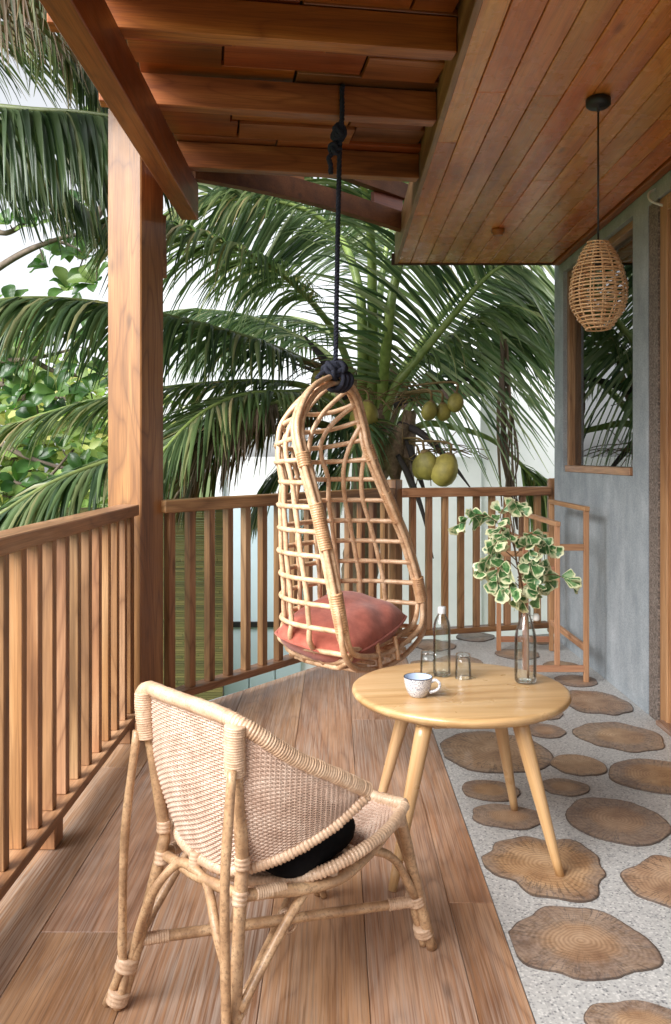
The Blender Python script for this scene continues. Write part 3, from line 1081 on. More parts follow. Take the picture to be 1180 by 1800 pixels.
def bind_at(h0, h1, left):
    seg = [p for p in (eL, eR)[0 if left else 1:][:1]][0]
    f = (lambda h: seg(h) + EB * .004)
    a, b = f(h0), f(h1)
    d = (b - a).normalized()
    s_ = MB()
    NB = 3 * max(3, int((b - a).length / .0082))
    pts = [a.lerp(b, t / NB) for t in range(NB + 1)]
    n0 = EU - d * EU.dot(d); n0.normalize(); n1 = d.cross(n0)
    k = 18
    for i, p in enumerate(pts):
        rr0 = (.90, 1.05, 1.05)[i % 3]
        for q in range(k):
            an = 2 * math.pi * q / k
            s_.v.append(p + n0 * math.cos(an) * .0275 * rr0 + n1 * math.sin(an) * .021 * rr0)
    for i in range(NB):
        for q in range(k):
            q2 = (q + 1) % k
            s_.face((i * k + q, i * k + q2, (i + 1) * k + q2, (i + 1) * k + q))
    s_.face(tuple(reversed(range(k)))); s_.face(tuple(NB * k + q for q in range(k)))
    s_.build('binding', M['egg_wrap'], egg)


bind_at(1.165, 1.215, True); bind_at(.88, 1.04, True); bind_at(.60, .735, True)
bind_at(1.185, 1.245, False); bind_at(.94, 1.06, False); bind_at(.61, .71, False)

DT = [(.42, .30), (.46, .36), (.5, .40), (.6, .357), (.68, .345), (.77, .322), (.86, .303), (.94, .272), (1.02, .248), (1.11, .20), (1.19, .19), (1.275, .165), (1.35, .14), (1.42, .11), (1.5, .03)]


def shell(th, h, k=1.0):
    L, R = eL(h), eR(h)
    mid, half = (L + R) / 2, (R - L) / 2
    c, s_ = math.cos(th), math.sin(th)
    ex = 2 / 2.5
    cc = -math.copysign(abs(c) ** ex, c)
    ss = abs(s_) ** ex
    drop = .05 * max(0, min(1, (h - 1.15) / .15)) * ss
    return mid + half * cc * .97 + EB * (.012 + interp(DT, h) * 1.06 * ss * k) - V((0, 0, drop))


HO = [.51, .60, .685, .77, .855, .94, 1.025, 1.11, 1.19, 1.27, 1.345, 1.415]
for h in HO:
    pts = [shell(math.pi * t / 30, h) for t in range(31)]
    pts[0] = eL(h) + EB * .01; pts[-1] = eR(h) + EB * .01
    s_ = MB(); s_.tube(smooth_curve(pts, 2), lambda t, h=h: .0094 + .0004 * math.sin(t * 31 + h * 50), 8)
    s_.build('hoop', M['cane_rib'], egg)
RI = [17, 35, 53, 71, 89, 107, 125, 143, 161]
ATT = {17: (eL, 1.37), 35: (eL, 1.41), 53: (eL, 1.45), 71: (eL, 1.487), 89: (eR, 1.497), 107: (eR, 1.465), 125: (eR, 1.41), 143: (eR, 1.33), 161: (eR, 1.24)}
HT = {17: 1.22, 35: 1.31, 53: 1.35, 71: 1.36, 89: 1.34, 107: 1.28, 125: 1.21, 143: 1.12, 161: 1.05}
TI = MB()
for dg in RI:
    th = math.radians(dg)
    top = HT[dg]
    pts = []
    h = .45
    while h < top:
        pts.append(shell(th, h, .965)); h += .05
    f, ha = ATT[dg]
    end = f(ha) + EB * .012
    p0 = pts[-1]; p1 = p0 + (pts[-1] - pts[-2]).normalized() * min(.14, (end - p0).length * .45)
    for t in (.3, .6, .85, 1):
        pts.append(p0 * (1 - t) ** 2 + p1 * (2 * t * (1 - t)) + end * t * t)
    s_ = MB(); s_.tube(smooth_curve(pts, 4), lambda t, d=dg: .0096 + .0005 * math.sin(t * 37 + d), 8)
    s_.build('rib', M['cane_rib'], egg)
    for hh in HO:
        if hh < top - .02:
            c = shell(th, hh, .985)
            TI.tube([c + V((.011 * math.cos(a), .011 * math.sin(a), .004 * math.sin(a * 2 + 1))) for a in [k * math.pi / 5 for k in range(10)]], .0022, 5, True)
TI.build('ties', M['cane_wrap'], egg, kind='stuff')
for (hb, kk, hz) in ((.462, 1.0, .455), (.45, .9, .435)):
    pts = [shell(math.pi * t / 24, hb, kk) for t in range(25)]
    for q, p in enumerate(pts): p.z = hz + .012
    pts[0] = eL(.50) + EB * .01; pts[-1] = eR(.47) + EB * .01
    s_ = MB(); s_.tube(smooth_curve(pts, 2), .0105, 8); s_.build('base_ring', M['cane_pole'], egg)
for t in range(7):
    th = math.radians(28 + t * 21)
    a = shell(th, .46, .95); a.z = .448
    b = ec(.45) + EU * (-.2 + .065 * t); b.z = .447
    s_ = MB(); s_.tube([a, b], .008, 8); s_.build('seat_rod', M['cane_rib'], egg)
for s0 in (-.05, .10, ):
    c = ec(.47) + EU * s0 + EN * .01
    lash('binding', c + V((0, 0, -.045)), c + V((0, 0, .045)) + EB * .015, .010, egg, M['egg_wrap'])

# coral cushion in the hanging chair
cu = MB()
NX = 30
cc0 = ec(.555) + EB * .185 + EU * .015
ux, uy = (EU + V((0, 0, .14))).normalized(), (EB + V((0, 0, .16))).normalized()
uz = ux.cross(uy).normalized()
if uz.z < 0: uz = -uz
rc = random.Random(4)
for side in (1, -1):
    for i in range(NX + 1):
        for j in range(NX + 1):
            x, y = 2 * i / NX - 1, 2 * j / NX - 1
            pin = 1 - .13 * abs(y) ** 3
            pin2 = 1 - .13 * abs(x) ** 3
            th_ = .098 * (max(0, 1 - abs(x) ** 2.6) ** .55) * (max(0, 1 - abs(y) ** 2.6) ** .55)
            th_ *= 1 + .10 * math.sin(3.1 * x + 2 * y) * math.sin(4 * y - x)
            th_ += .010 * math.sin(9 * x + 5 * y * y) * (1 - abs(x) ** 4) * (1 - abs(y) ** 4) * abs(y)
            cu.v.append(cc0 + ux * (x * .268 * pin) + uy * (y * .18 * pin2) + uz * (side * th_) + V((0, 0, -.02 * (1 - x * x) * (1 - y * y))))
    o = 0 if side == 1 else (NX + 1) ** 2
    for i in range(NX):
        for j in range(NX):
            a = o + i * (NX + 1) + j
            q = (a, a + NX + 1, a + NX + 2, a + 1)
            cu.face(q if side == 1 else tuple(reversed(q)))
cush = cu.local('cushion', M['linen'], cc0)
tag(cush, 'coral linen cushion lying in the rattan hanging chair', 'cushion')
pp = MB()
pr_ = []
for k in range(4 * 12):
    s4, t4 = divmod(k, 12)
    t4 = t4 / 12 * 2 - 1
    x, y = [(t4, -1), (1, t4), (-t4, 1), (-1, -t4)][s4]
    pin = 1 - .13 * abs(y) ** 3; pin2 = 1 - .13 * abs(x) ** 3
    pr_.append(cc0 + ux * (x * .27 * pin) + uy * (y * .182 * pin2))
pp.tube(pr_, .005, 6, True); pp.build('piping', M['linen'], cush)

# rope: three twisted strands, knots and a hanging tail
RX, RY = .012, 3.232
rope = empty('rope', (RX, RY, 1.5), 'dark navy twisted rope knotted over a rafter and holding the hanging chair', 'rope')


def twisted(name, pts, R=.0048, r=.0056, turns=42):
    L = smooth_curve(pts, 20)
    tot = sum((b - a).length for a, b in zip(L, L[1:]))
    n = max(24, int(tot / .006))
    s_ = MB()
    acc = [0]
    for a, b in zip(L, L[1:]): acc.append(acc[-1] + (b - a).length)
    def at(d):
        i = 1
        while i < len(acc) - 1 and acc[i] < d: i += 1
        return L[i - 1].lerp(L[i], (d - acc[i - 1]) / max(1e-9, acc[i] - acc[i - 1]))
    for k in range(3):
        ps_ = []
        for q in range(n + 1):
            d = tot * q / n
            p = at(d); T = (at(min(tot, d + .004)) - at(max(0, d - .004))).normalized()
            N = T.orthogonal().normalized() if abs(T.z) < .9 else (V((1, 0, 0)) - T * T.x).normalized()
            B = T.cross(N)
            a = 2 * math.pi * (k / 3 + d * 22)
            ps_.append(p + (N * math.cos(a) + B * math.sin(a)) * R)
        s_.tube(ps_, r, 6)
    return s_.build(name, M['rope'], rope)


def knot(name, c, R, r, n, seed, sq=(1, 1, 1)):
    rk = random.Random(seed)
    s_ = MB()
    for k in range(n):
        ax = V((rk.uniform(-1, 1), rk.uniform(-1, 1), rk.uniform(-.6, 1))).normalized()
        o = ax.orthogonal().normalized(); o2 = ax.cross(o)
        cc = c + V((rk.uniform(-1, 1), rk.uniform(-1, 1), rk.uniform(-1, 1))) * R * .4
        s_.tube([cc + V(((o * math.cos(a) + o2 * math.sin(a)).x * sq[0], (o * math.cos(a) + o2 * math.sin(a)).y * sq[1], (o * math.cos(a) + o2 * math.sin(a)).z * sq[2])) * R for a in [2 * math.pi * q / 14 for q in range(14)]], r, 7, True)
    return s_.build(name, M['rope'], rope)


yr = 3.27 - (SX0 - RX) * .149
twisted('strand', [V((RX + .012, yr - .045, 2.575)), V((RX + .012, yr - .047, 2.46)), V((RX + .004, yr - .03, 2.36)), V((RX, RY, 2.2)), V((RX - .006, RY + .005, 1.9)), V((RX - .012, 3.255, 1.53))])
twisted('loop', [V((RX + .014, yr - .04, 2.576)), V((RX + .014, yr + .0, 2.594)), V((RX + .012, yr + .045, 2.578)), V((RX + .008, yr + .05, 2.47)), V((RX + .004, yr - .01, 2.40)), V((RX + .004, yr - .03, 2.36))])
knot('knot', V((RX + .002, yr - .035, 2.405)), .020, .009, 5, 1, (1, 1, 1.3))
knot('knot', V((RX - .014, yr - .035, 2.35)), .016, .008, 4, 2, (.9, .9, 1.4))
twisted('tail', [V((RX - .014, yr - .035, 2.34)), V((RX - .036, yr - .036, 2.315)), V((RX - .03, yr - .036, 2.285)), V((RX - .03, yr - .036, 2.255))])
knot('knot', V((RX - .016, 3.262, 1.53)), .027, .0105, 9, 3, (1.3, 1.1, .9))
s_ = MB()
for k in range(3):
    c = V((.012 + .016 * k - .012, 3.268 + .012 * k, 1.488))
    s_.tube([c + EU * 0 + V((.008 * math.sin(a), .0, 0)) + (EN * math.cos(a) + UP * math.sin(a)) * .034 for a in [2 * math.pi * q / 18 for q in range(18)]], .0095, 8, True)
s_.build('loop', M['rope'], rope)
twisted('tail', [V((-.03, 3.25, 1.53)), V((-.055, 3.24, 1.515)), V((-.07, 3.235, 1.495))])

# ------------------------------------------------------------------ rattan lounge chair in front
AO = V((-.34, 1.735, 0)); AF = V((.675, .737, 0)); AR = V((.737, -.675, 0))
ach = empty('rattan_armchair', (-.05, 1.98, 0), 'low woven cane lounge chair seen from behind with bound rattan pole legs', 'chair')


def A(r, f, h): return AO + AR * r + AF * f + UP * h


def pole(name, pts, r, mat='cane_leg', n=8, parent=ach, sides=10):
    s_ = MB()
    ph = random.uniform(0, 9)
    s_.tube(smooth_curve(pts, n), lambda t: r * (1 + .05 * math.sin(t * 23 + ph) + .06 * max(0, math.sin(t * 11 + ph)) ** 20), sides)
    return s_.build(name, M[mat], parent)


topc = [A(-.255, .30, .500), A(-.255, .19, .575), A(-.215, .09, .650), A(-.150, .058, .690), A(-.07, .045, .694), A(.05, .035, .696), A(.150, .03, .694), A(.20, .055, .670), A(.232, .13, .610), A(.258, .22, .557), A(.272, .305, .506)]
lowc = [A(-.255, .30, .49), A(-.235, .24, .445), A(-.19, .17, .405), A(-.12, .115, .374), A(-.05, .088, .362), A(.04, .075, .36), A(.10, .078, .365), A(.16, .10, .386), A(.205, .15, .41), A(.245, .225, .447), A(.272, .305, .497)]
TT, BB = smooth_curve(topc, 16), smooth_curve(lowc, 16)
NU = len(TT) - 1


def shellS(u, v):
    i = min(NU - 1, int(u * NU)); a = u * NU - i
    t = TT[i].lerp(TT[i + 1], a); b = BB[i].lerp(BB[i + 1], a)
    p = t.lerp(b, v)
    q = math.sin(math.pi * v) * math.sin(math.pi * min(1, max(0, u)))
    return p - AF * .022 * q + AR * (.03 * q * (2 * u - 1))


def weave(fn, nst, nrow, rad, name, parent, flip=1):
    """real over-under weave: rows snake past the stakes"""
    s_ = MB()
    eps = 1e-3
    S3 = 3
    for r in range(nrow):
        v = (r + .5) / nrow
        pts, rads = [], []
        for k in range(nst * S3 + 1):
            u = k / (nst * S3)
            p = fn(u, v)
            du = fn(min(1, u + eps), v) - fn(max(0, u - eps), v)
            dv = fn(u, min(1, v + .01)) - fn(u, max(0, v - .01))
            nrm = du.cross(dv)
            nrm = nrm.normalized() if nrm.length > 1e-12 else UP
            hgt = dv.length / (min(1, v + .01) - max(0, v - .01)) / nrow
            rads.append(min(rad, hgt * .52))
            ph = math.sin(math.pi * (u * nst + r)) 
            pts.append(p + nrm * (ph * rad * .75))
        m = len(pts) - 1
        s_.tube(pts, lambda t: rads[min(m, int(t * m + .5))], 5, caps=False)
    for k in range(nst):
        u = (k + .5) / nst
        s_.tube([fn(u, q / 12) for q in range(13)], rad * .75, 5, caps=False)
    return s_.build(name, M['cane_weave'], parent, kind='stuff')


bk = MB(); bk.wrap(TT, .0168, .0022, .0062, 12); bk.build('top_rim', M['cane_wrap'], ach)
bk = MB(); bk.wrap(BB, .0135, .0028, .0085, 12); bk.build('lower_rim', M['cane_wrap'], ach)
weave(shellS, 80, 62, .0024, 'back_weave', ach)
sfront = [A(-.205, .52, .385), A(-.1, .53, .378), A(0, .535, .376), A(.1, .53, .38), A(.20, .525, .389)]
srear = [A(-.205, .52, .385), A(-.24, .42, .368), A(-.245, .33, .352), A(-.2, .225, .325), A(-.10, .17, .306), A(0, .155, .30), A(.10, .175, .306), A(.2, .233, .336), A(.24, .331, .366), A(.232, .43, .378), A(.20, .525, .389)]
SF, SR = smooth_curve(sfront, 40), smooth_curve(srear, 16)
NS = 160


def seatS(u, v):
    i = min(NS - 1, int(u * NS)); a = u * NS - i
    t = SF[i].lerp(SF[i + 1], a); b = SR[i].lerp(SR[i + 1], a)
    return t.lerp(b, v) - UP * (.045 * math.sin(math.pi * v) * math.sin(math.pi * u))


bk = MB(); bk.wrap(SF, .016, .0028, .0085, 12); bk.build('seat_front_rim', M['cane_wrap'], ach)
bk = MB(); bk.wrap(SR, .0135, .0028, .0085, 12); bk.build('seat_rim', M['cane_wrap'], ach)
weave(seatS, 44, 52, .0034, 'seat_weave', ach)

# posts and legs: points TL/TR under the top rim, knees at the seat, feet on the floor
FBL, FBR, FFL, FFR = A(-.195, 0, 0), A(.195, 0, 0), A(-.19, .644, 0), A(.19, .644, 0)
TL, TR = A(-.150, .046, .672), A(.182, .022, .676)
JL, JR = A(-.128, .082, .385), A(.152, .066, .40)
bow = lambda a, b, t: a.lerp(b, t)
for (Tp, J, Ft, sg) in ((TL, JL, FBL, -1), (TR, JR, FBR, 1)):
    K = J - UP * .05 - AF * .004
    ft = Ft + AR * (.013 * -sg) + AF * .01
    pole('back_leg', [Tp, bow(Tp, J, .5), J, K, bow(K, ft, .5), ft + UP * .004], .0132)
    wr = Ft - AF * .012 + AR * sg * .012
    mid = bow(K, ft, .72) - AF * .024 + AR * sg * .006
    pole('slim_rod', [Tp - AF * .014 - UP * .07 + AR * sg * .006, Tp.lerp(mid, .5) - AF * .018 + AR * sg * .004, mid + UP * .05, mid, wr + UP * .004], .0096)
    d = (J - Tp).normalized()
    s_ = MB()
    c = MB()
    pts = [Tp + d * .0 + UP * .012, Tp + d * .03 - AF * .004, Tp + d * .088 - AF * .006]
    c.wrap(smooth_curve(pts, 8), .0215, .0014, .0048, 14)
    c.build('leg_wrap', M['cane_wrap'], ach)
    for t0 in (.72, .93):
        pcn = bow(K, ft, t0)
        nx = (ft - K).normalized()
        cen = pcn - AF * .012 + AR * sg * .006
        s_ = MB(); pts = [cen - nx * .014, cen + nx * .014]
        s_.wrap(pts, .0245, .0016, .0075, 14); s_.build('lashing', M['cane_wrap'], ach)
    s_ = MB(); s_.wrap([J - UP * .012, J + UP * .014], .0165, .002, .008, 10); s_.build('lashing', M['cane_wrap'], ach)
    s_ = MB(); s_.wrap([K - UP * .03 - AF * .004, K - UP * .002], .0165, .002, .008, 10); s_.build('lashing', M['cane_wrap'], ach)
SLc, SRc = A(-.19, .515, .362), A(.187, .518, .366)
for (S_, Ft, sg) in ((SLc, FFL, -1), (SRc, FFR, 1)):
    pole('front_leg', [S_ + UP * .012, bow(S_, Ft, .5), Ft + UP * .004], .0135)
    o = AR * (-sg * .022) - AF * .004
    pole('slim_rod', [bow(S_, Ft, .50) + o * .6, bow(S_, Ft, .75) + o, Ft + o + UP * .004], .0096)
    nx = (Ft - S_).normalized()
    for t0 in (.62, .86):
        cen = bow(S_, Ft, t0) + o * .5
        s_ = MB(); s_.wrap([cen - nx * .013, cen + nx * .013], .0245, .0016, .0075, 14); s_.build('lashing', M['cane_wrap'], ach)
    s_ = MB(); s_.wrap([S_ - UP * .025, S_ + UP * .014], .0175, .002, .008, 10); s_.build('lashing', M['cane_wrap'], ach)
# rails under the seat, X stretcher, arched braces
KBL, KBR = JL - UP * .06, JR - UP * .065
for (a, b, sg) in ((KBL, SLc, -1), (KBR, SRc, 1)):
    mid = (a + b) / 2 + AR * sg * .035 - UP * .045
    pole('seat_rail', [a, mid, b - UP * .01], .0125)
    s_ = MB(); s_.wrap([a.lerp(mid, .12), a.lerp(mid, .42)], .0145, .0015, .0052, 10); s_.build('lashing', M['cane_wrap'], ach)
    s_ = MB(); s_.wrap([b.lerp(mid, .06) - UP * .01, b.lerp(mid, .3) - UP * .006], .0145, .0015, .0052, 10); s_.build('lashing', M['cane_wrap'], ach)
    for t in (.2, .55):
        c = a.lerp(mid, .8).lerp(b, t * .6)
        s_ = MB(); s_.wrap([c - UP * .018 - AR * sg * .0, c + UP * .022], .0165, .0012, .006, 10)
        s_.build('lashing', M['cane_wrap'], ach)
pole('seat_rail', [KBL - UP * .0, (KBL + KBR) / 2 - AF * .01, KBR], .0118)
for (a, b) in ((FBL, FFR), (FBR, FFL)):
    sa = a.lerp(JL if a is FBL else JR, .36); sb = b.lerp(SRc if b is FFR else SLc, .37)
    lift = UP * (.0 if a is FBL else -.022)
    pole('stretcher', [sa + lift, (sa + sb) / 2 + lift, sb + lift], .0118)
    for (p, q) in ((sa, sb), (sb, sa)):
        s_ = MB(); s_.wrap([p.lerp(q, .03) + lift, p.lerp(q, .12) + lift], .0142, .0015, .0052, 10); s_.build('lashing', M['cane_wrap'], ach)
xm = A(0, .33, .125)
s_ = MB()
for q in range(3):
    for ax in ((AR + AF), (AR - AF)):
        ax = ax.normalized(); o2 = UP
        s_.tube([xm + ax * (.016 + .003 * q) * math.cos(a) + UP * .026 * math.sin(a) + (AF if q % 2 else AR) * .004 * q for a in [2 * math.pi * k / 14 for k in range(14)]], .0025, 5, True)
s_.build('lashing', M['cane_wrap'], ach)
wL, wR = FBL.lerp(JL, .36) + AR * .012, FBR.lerp(JR, .36) - AR * .012
pole('arch_brace', [FBL + AR * .02 - AF * .006 + UP * .004, wL, wL.lerp(wR, .2) + UP * .13, A(-.05, .06, .335), A(0.0, .062, .342), A(.05, .06, .325), wR.lerp(wL, .14) + UP * .13, wR.lerp(wL, .02) + UP * .02, FBR - AR * .02 + UP * .004], .0098, n=10)
s_ = MB(); s_.wrap([A(0, .068, .335), A(0, .072, .372)], .0155, .001, .007, 8); s_.build('lashing', M['cane_wrap'], ach)
for sg, b0, f0, J_, S_ in ((-1, FBL, FFL, JL, SLc), (1, FBR, FFR, JR, SRc)):
    a = b0.lerp(J_, .34) + AF * .012; b = f0.lerp(S_, .42) - AF * .014
    pk = (a + b) / 2
    pole('arch_brace', [a, a.lerp(b, .22) + UP * .115, a.lerp(b, .36) + UP * .165, a.lerp(b, .5) + UP * .176, a.lerp(b, .68) + UP * .172, a.lerp(b, .86) + UP * .115, b], .0098, n=8)
a, b = FFL.lerp(SLc, .4), FFR.lerp(SRc, .4)
pole('arch_brace', [a, a.lerp(b, .16) + UP * .13, a.lerp(b, .3) + UP * .2, a.lerp(b, .5) + UP * .21, a.lerp(b, .7) + UP * .2, a.lerp(b, .84) + UP * .13, b], .0095, n=8)

bc = MB()
c0 = A(.085, .275, .372)
for i in range(13):
    for j in range(24):
        la, lo = math.pi * i / 12 - math.pi / 2, 2 * math.pi * j / 24
        sgn = lambda x, e: math.copysign(abs(x) ** e, x)
        x = sgn(math.cos(la), .6) * sgn(math.cos(lo), .5) * .115
        y = sgn(math.cos(la), .6) * sgn(math.sin(lo), .5) * .115
        z = sgn(math.sin(la), .9) * .05
        bc.v.append(c0 + AR * x + (AF + UP * .12).normalized() * y + UP * (z + .006 * math.sin(30 * x) * math.cos(20 * y)))
for i in range(12):
    for j in range(24):
        j2 = (j + 1) % 24
        bc.face((i * 24 + j, i * 24 + j2, (i + 1) * 24 + j2, (i + 1) * 24 + j))
tag(bc.local('black_cushion', M['black_cloth'], c0), 'black cushion showing in the gap below the cane chair back', 'cushion')

# ------------------------------------------------------------------ round side table and what stands on it
TH = .475
tc = V((.392, 2.69, 0))
tab = empty('side_table', tc, 'round pale wooden side table on four splayed legs', 'table')
pr = [(0, -.034), (.22, -.034), (.30, -.034), (.325, -.030), (.336, -.021), (.3405, -.012), (.339, -.005), (.334, -.0015), (.326, 0), (.2, 0), (0, 0)]
s_ = MB(); s_.lathe(pr, (0, 0, 0), 72)
link('tabletop', s_.mesh('tabletop', M['table']), tab, Matrix.Translation((tc.x, tc.y, TH)) @ Matrix.Rotation(math.radians(8), 4, 'Z'))
feet = [(V((.157, 2.36, 0)), V((.258, 2.452, .442))), (V((.643, 2.44, 0)), V((.533, 2.486, .442))), (V((.608, 2.894, 0)), V((.522, 2.80, .442))), (V((.13, 2.82, 0)), V((.245, 2.78, .442)))]
for fo, to in feet:
    s_ = MB()
    s_.tube([to.lerp(fo, t / 10) for t in range(11)], lambda t: interp([(0, .0245), (.25, .0225), (1, .0125)], t), 18)
    o_ = MB(); 
    d = fo - to
    Mx = frame_matrix((to + fo) / 2, d, YY)
    me = s_.mesh('leg', M['table']); me.transform(Mx.inverted())
    link('leg', me, tab, Mx)
for (a, b) in ((0, 1), (1, 2), (2, 3), (3, 0)):
    pa, pb = feet[a][1].lerp(feet[a][0], .02), feet[b][1].lerp(feet[b][0], .02)
    d = (pb - pa).normalized()
    bar('apron', pa + d * .024, pb - d * .024, .022, .026, M['table'], tab)
for fo, to in feet:
    bar('leg_block', to + UP * -.012, to + UP * -.0005, .058, .058, M['table'], tab, XX, .006)


def bottle(name, c, outer, wall, water_h, seg=32, root=None):
    """closed glass shell with an inner surface, plus the water inside"""
    s_ = MB()
    inner = [(max(.0, r - wall), max(z, .008)) for (r, z) in outer]
    s_.lathe(outer, c, seg)
    s_.lathe(list(reversed(inner)), c, seg)
    g_ = s_.build('glass', M['bottle_glass'], root)
    if water_h:
        wp = [(r - .0006, z) for (r, z) in inner if z < water_h]
        wp = [(0, .0085)] + [(rr, max(z, .0086)) for rr, z in wp if rr > .001]
        rt = interp([(z, r) for (r, z) in inner if r > .004], water_h) - .0006
        wp += [(rt, water_h), (0, water_h)]
        m_ = MB(); m_.lathe(wp, c, seg); m_.build('water', M['water_thin'], root)
    return g_


M['water_thin'] = thin_glass('water_body', (.97, .98, .975, 1), .01, .35, .0, .2)

vb = V((.61, 2.74, TH + .0006))
vase = empty('swing_top_bottle', vb, 'clear swing top glass bottle used as a vase, half full of water, on the table', 'bottle')
vo_ = [(0, .0), (.024, .0), (.031, .002), (.0345, .008), (.035, .02), (.035, .135), (.0343, .148), (.031, .165), (.025, .188), (.019, .205), (.0145, .218), (.0138, .226), (.0155, .230), (.0155, .243), (.0135, .246)]
bottle('glass', vb, vo_, .0022, .145, 36, vase)
st = vb + V((.032, -.012, .212))
s_ = MB(); s_.lathe([(0, -.011), (.008, -.011), (.0105, -.006), (.0105, .004), (.007, .011), (0, .012)], st, 18); s_.build('stopper', M['ceramic_white'], vase)
s_ = MB(); s_.tube(smooth_curve([st + V((0, 0, .004)), vb + V((.016, -.016, .218)), vb + V((0, -.0162, .226)), vb + V((-.0162, -.004, .236)), vb + V((-.0162, .004, .24))], 6), .0011, 5)
s_.tube(smooth_curve([st + V((0, .004, 0)), vb + V((.02, .01, .20)), vb + V((.0165, .006, .226)), vb + V((.0162, 0, .236))], 6), .0011, 5)
s_.build('wire', M['steel'], vase)

bb = V((.352, 2.825, TH + .0006))
wbot = empty('water_bottle', bb, 'clear glass water bottle with a silver cap behind the two tumblers', 'bottle')
bo = [(0, .0), (.02, .0), (.026, .002), (.0285, .008), (.029, .02), (.029, .155), (.028, .168), (.0245, .182), (.019, .194), (.0145, .201), (.0125, .206), (.012, .213)]
bottle('glass', bb, bo, .002, .19, 32, wbot)
s_ = MB(); s_.lathe([(0, .206), (.0138, .206), (.0142, .208), (.0142, .222), (.0132, .228), (.0125, .229), (0, .229)], bb, 26); s_.build('cap', M['cap'], wbot)
for (gx, gy, lab) in ((.307, 2.83, 'upturned clear glass tumbler left of the water bottle, behind the mug'), (.418, 2.795, 'upturned clear glass tumbler right of the water bottle')):
    gb = V((gx, gy, TH + .0006))
    go = [(.0268, 0), (.0272, .002), (.0262, .03), (.0246, .074), (.0232, .08), (0, .081)]
    gi = [(0, .070), (.0218, .069), (.0236, .05), (.0252, .002), (.0268, 0)]
    s_ = MB(); s_.lathe(go, gb, 30); s_.lathe(gi, gb, 30)
    tag(s_.local('tumbler', M['bottle_glass'], gb), lab, 'tumbler', 'upturned tumblers on the table')

mg = V((.250, 2.585, TH + .0006))
mug = empty('mug', mg, 'speckled blue and white stoneware mug with a dark rim at the front of the table', 'mug')
s_ = MB(); s_.lathe([(0, .001), (.021, .001), (.023, 0), (.025, .002), (.032, .012), (.038, .026), (.0415, .042), (.0435, .0575)], mg, 40); s_.build('cup', M['mug'], mug)
s_ = MB(); s_.lathe([(.0435, .0575), (.0438, .059), (.0428, .0602), (.0415, .0592)], mg, 40); s_.build('rim', M['mug_rim'], mug)
s_ = MB(); s_.lathe([(.0415, .0592), (.0395, .045), (.035, .026), (.026, .010), (0, .007)], mg, 40); s_.build('inside', M['mug_in'], mug)
s_ = MB(); hd = V((.94, -.34, 0)).normalized()
s_.tube(smooth_curve([mg + hd * .041 + UP * .047, mg + hd * .054 + UP * .053, mg + hd * .066 + UP * .045, mg + hd * .066 + UP * .032, mg + hd * .054 + UP * .021, mg + hd * .036 + UP * .015], 6), lambda t: .0052 - .001 * math.sin(math.pi * t), 10); s_.build('handle', M['mug'], mug)

# variegated branch standing in the bottle
br = empty('leafy_branch', vb + V((0, 0, .05)), 'branch of cream edged variegated fan leaves standing in the glass bottle', 'branch')


def vleaf(n):
    rv = random.Random(n)
    s_ = MB()
    Ln = .040; wd = .044
    R_, C_ = 7, 10
    cup, bend = rv.uniform(.1, .3), rv.uniform(-.25, .35)
    for i in range(R_ + 1):
        t = i / R_
        hw_ = wd / 2 * (.08 + 1.0 * t ** .85) * (1 if t < .72 else 1 - .42 * ((t - .72) / .28) ** 2)
        for j in range(C_ + 1):
            q = 2 * j / C_ - 1
            yy = Ln * t * (1 - .10 * abs(q) ** 2.2 * t) + (.0018 * math.cos(q * 4.7) * t ** 3)
            zz = cup * abs(q) * hw_ * .8 - bend * t * t * Ln
            s_.v.append(V((q * hw_, yy, zz)))
            e = max(abs(q) ** 2.2, t ** 3)
            s_.col.append(min(1, e * 1.0))
    for i in range(R_):
        for j in range(C_):
            a = i * (C_ + 1) + j
            s_.face((a, a + 1, a + C_ + 2, a + C_ + 1))
    return s_.mesh('leaf', M['varieg'])


VL = [vleaf(i) for i in range(5)]
mx = vb + V((.010, .006, .012))
stem_pts = [mx, vb + V((.004, 0, .225)), P(908, 985, 2.745), P(901, 930, 2.75), P(893, 890, 2.75)]
s_ = MB(); s_.tube(smooth_curve(stem_pts, 8), lambda t: .0042 - .002 * t, 8); s_.build('stem', M['stem'], br)
TW = [  # twigs, photo pixels and depth
    [(905, 960, 2.745), (870, 915, 2.71), (836, 905, 2.68), (806, 922, 2.66)],
    [(903, 945, 2.745), (880, 908, 2.74), (898, 885, 2.76), (915, 896, 2.74)],
    [(908, 985, 2.745), (880, 965, 2.72), (855, 985, 2.69), (843, 1005, 2.68)],
    [(905, 960, 2.745), (932, 938, 2.78), (955, 948, 2.79), (966, 962, 2.79)],
    [(909, 1000, 2.745), (940, 990, 2.76), (958, 1008, 2.76), (964, 1028, 2.75)],
    [(909, 1000, 2.745), (890, 985, 2.70), (873, 1010, 2.67), (880, 1035, 2.66)],
    [(910, 1015, 2.745), (930, 1005, 2.71), (945, 1025, 2.68), (948, 1050, 2.67)],
    [(912, 1030, 2.745), (895, 1015, 2.69), (900, 1040, 2.66), (922, 1058, 2.67)],
    [(910, 1020, 2.745), (945, 1014, 2.72), (975, 1010, 2.70), (1003, 1022, 2.68)],
    [(906, 970, 2.745), (895, 940, 2.68), (880, 945, 2.65), (868, 960, 2.64)],
    [(906, 975, 2.745), (925, 960, 2.68), (935, 975, 2.66), (930, 995, 2.65)],
    [(904, 950, 2.745), (890, 925, 2.82), (872, 940, 2.84), (860, 960, 2.84)],
    [(908, 990, 2.745), (925, 985, 2.83), (940, 1005, 2.84), (930, 1030, 2.83)],
]
rv = random.Random(21)
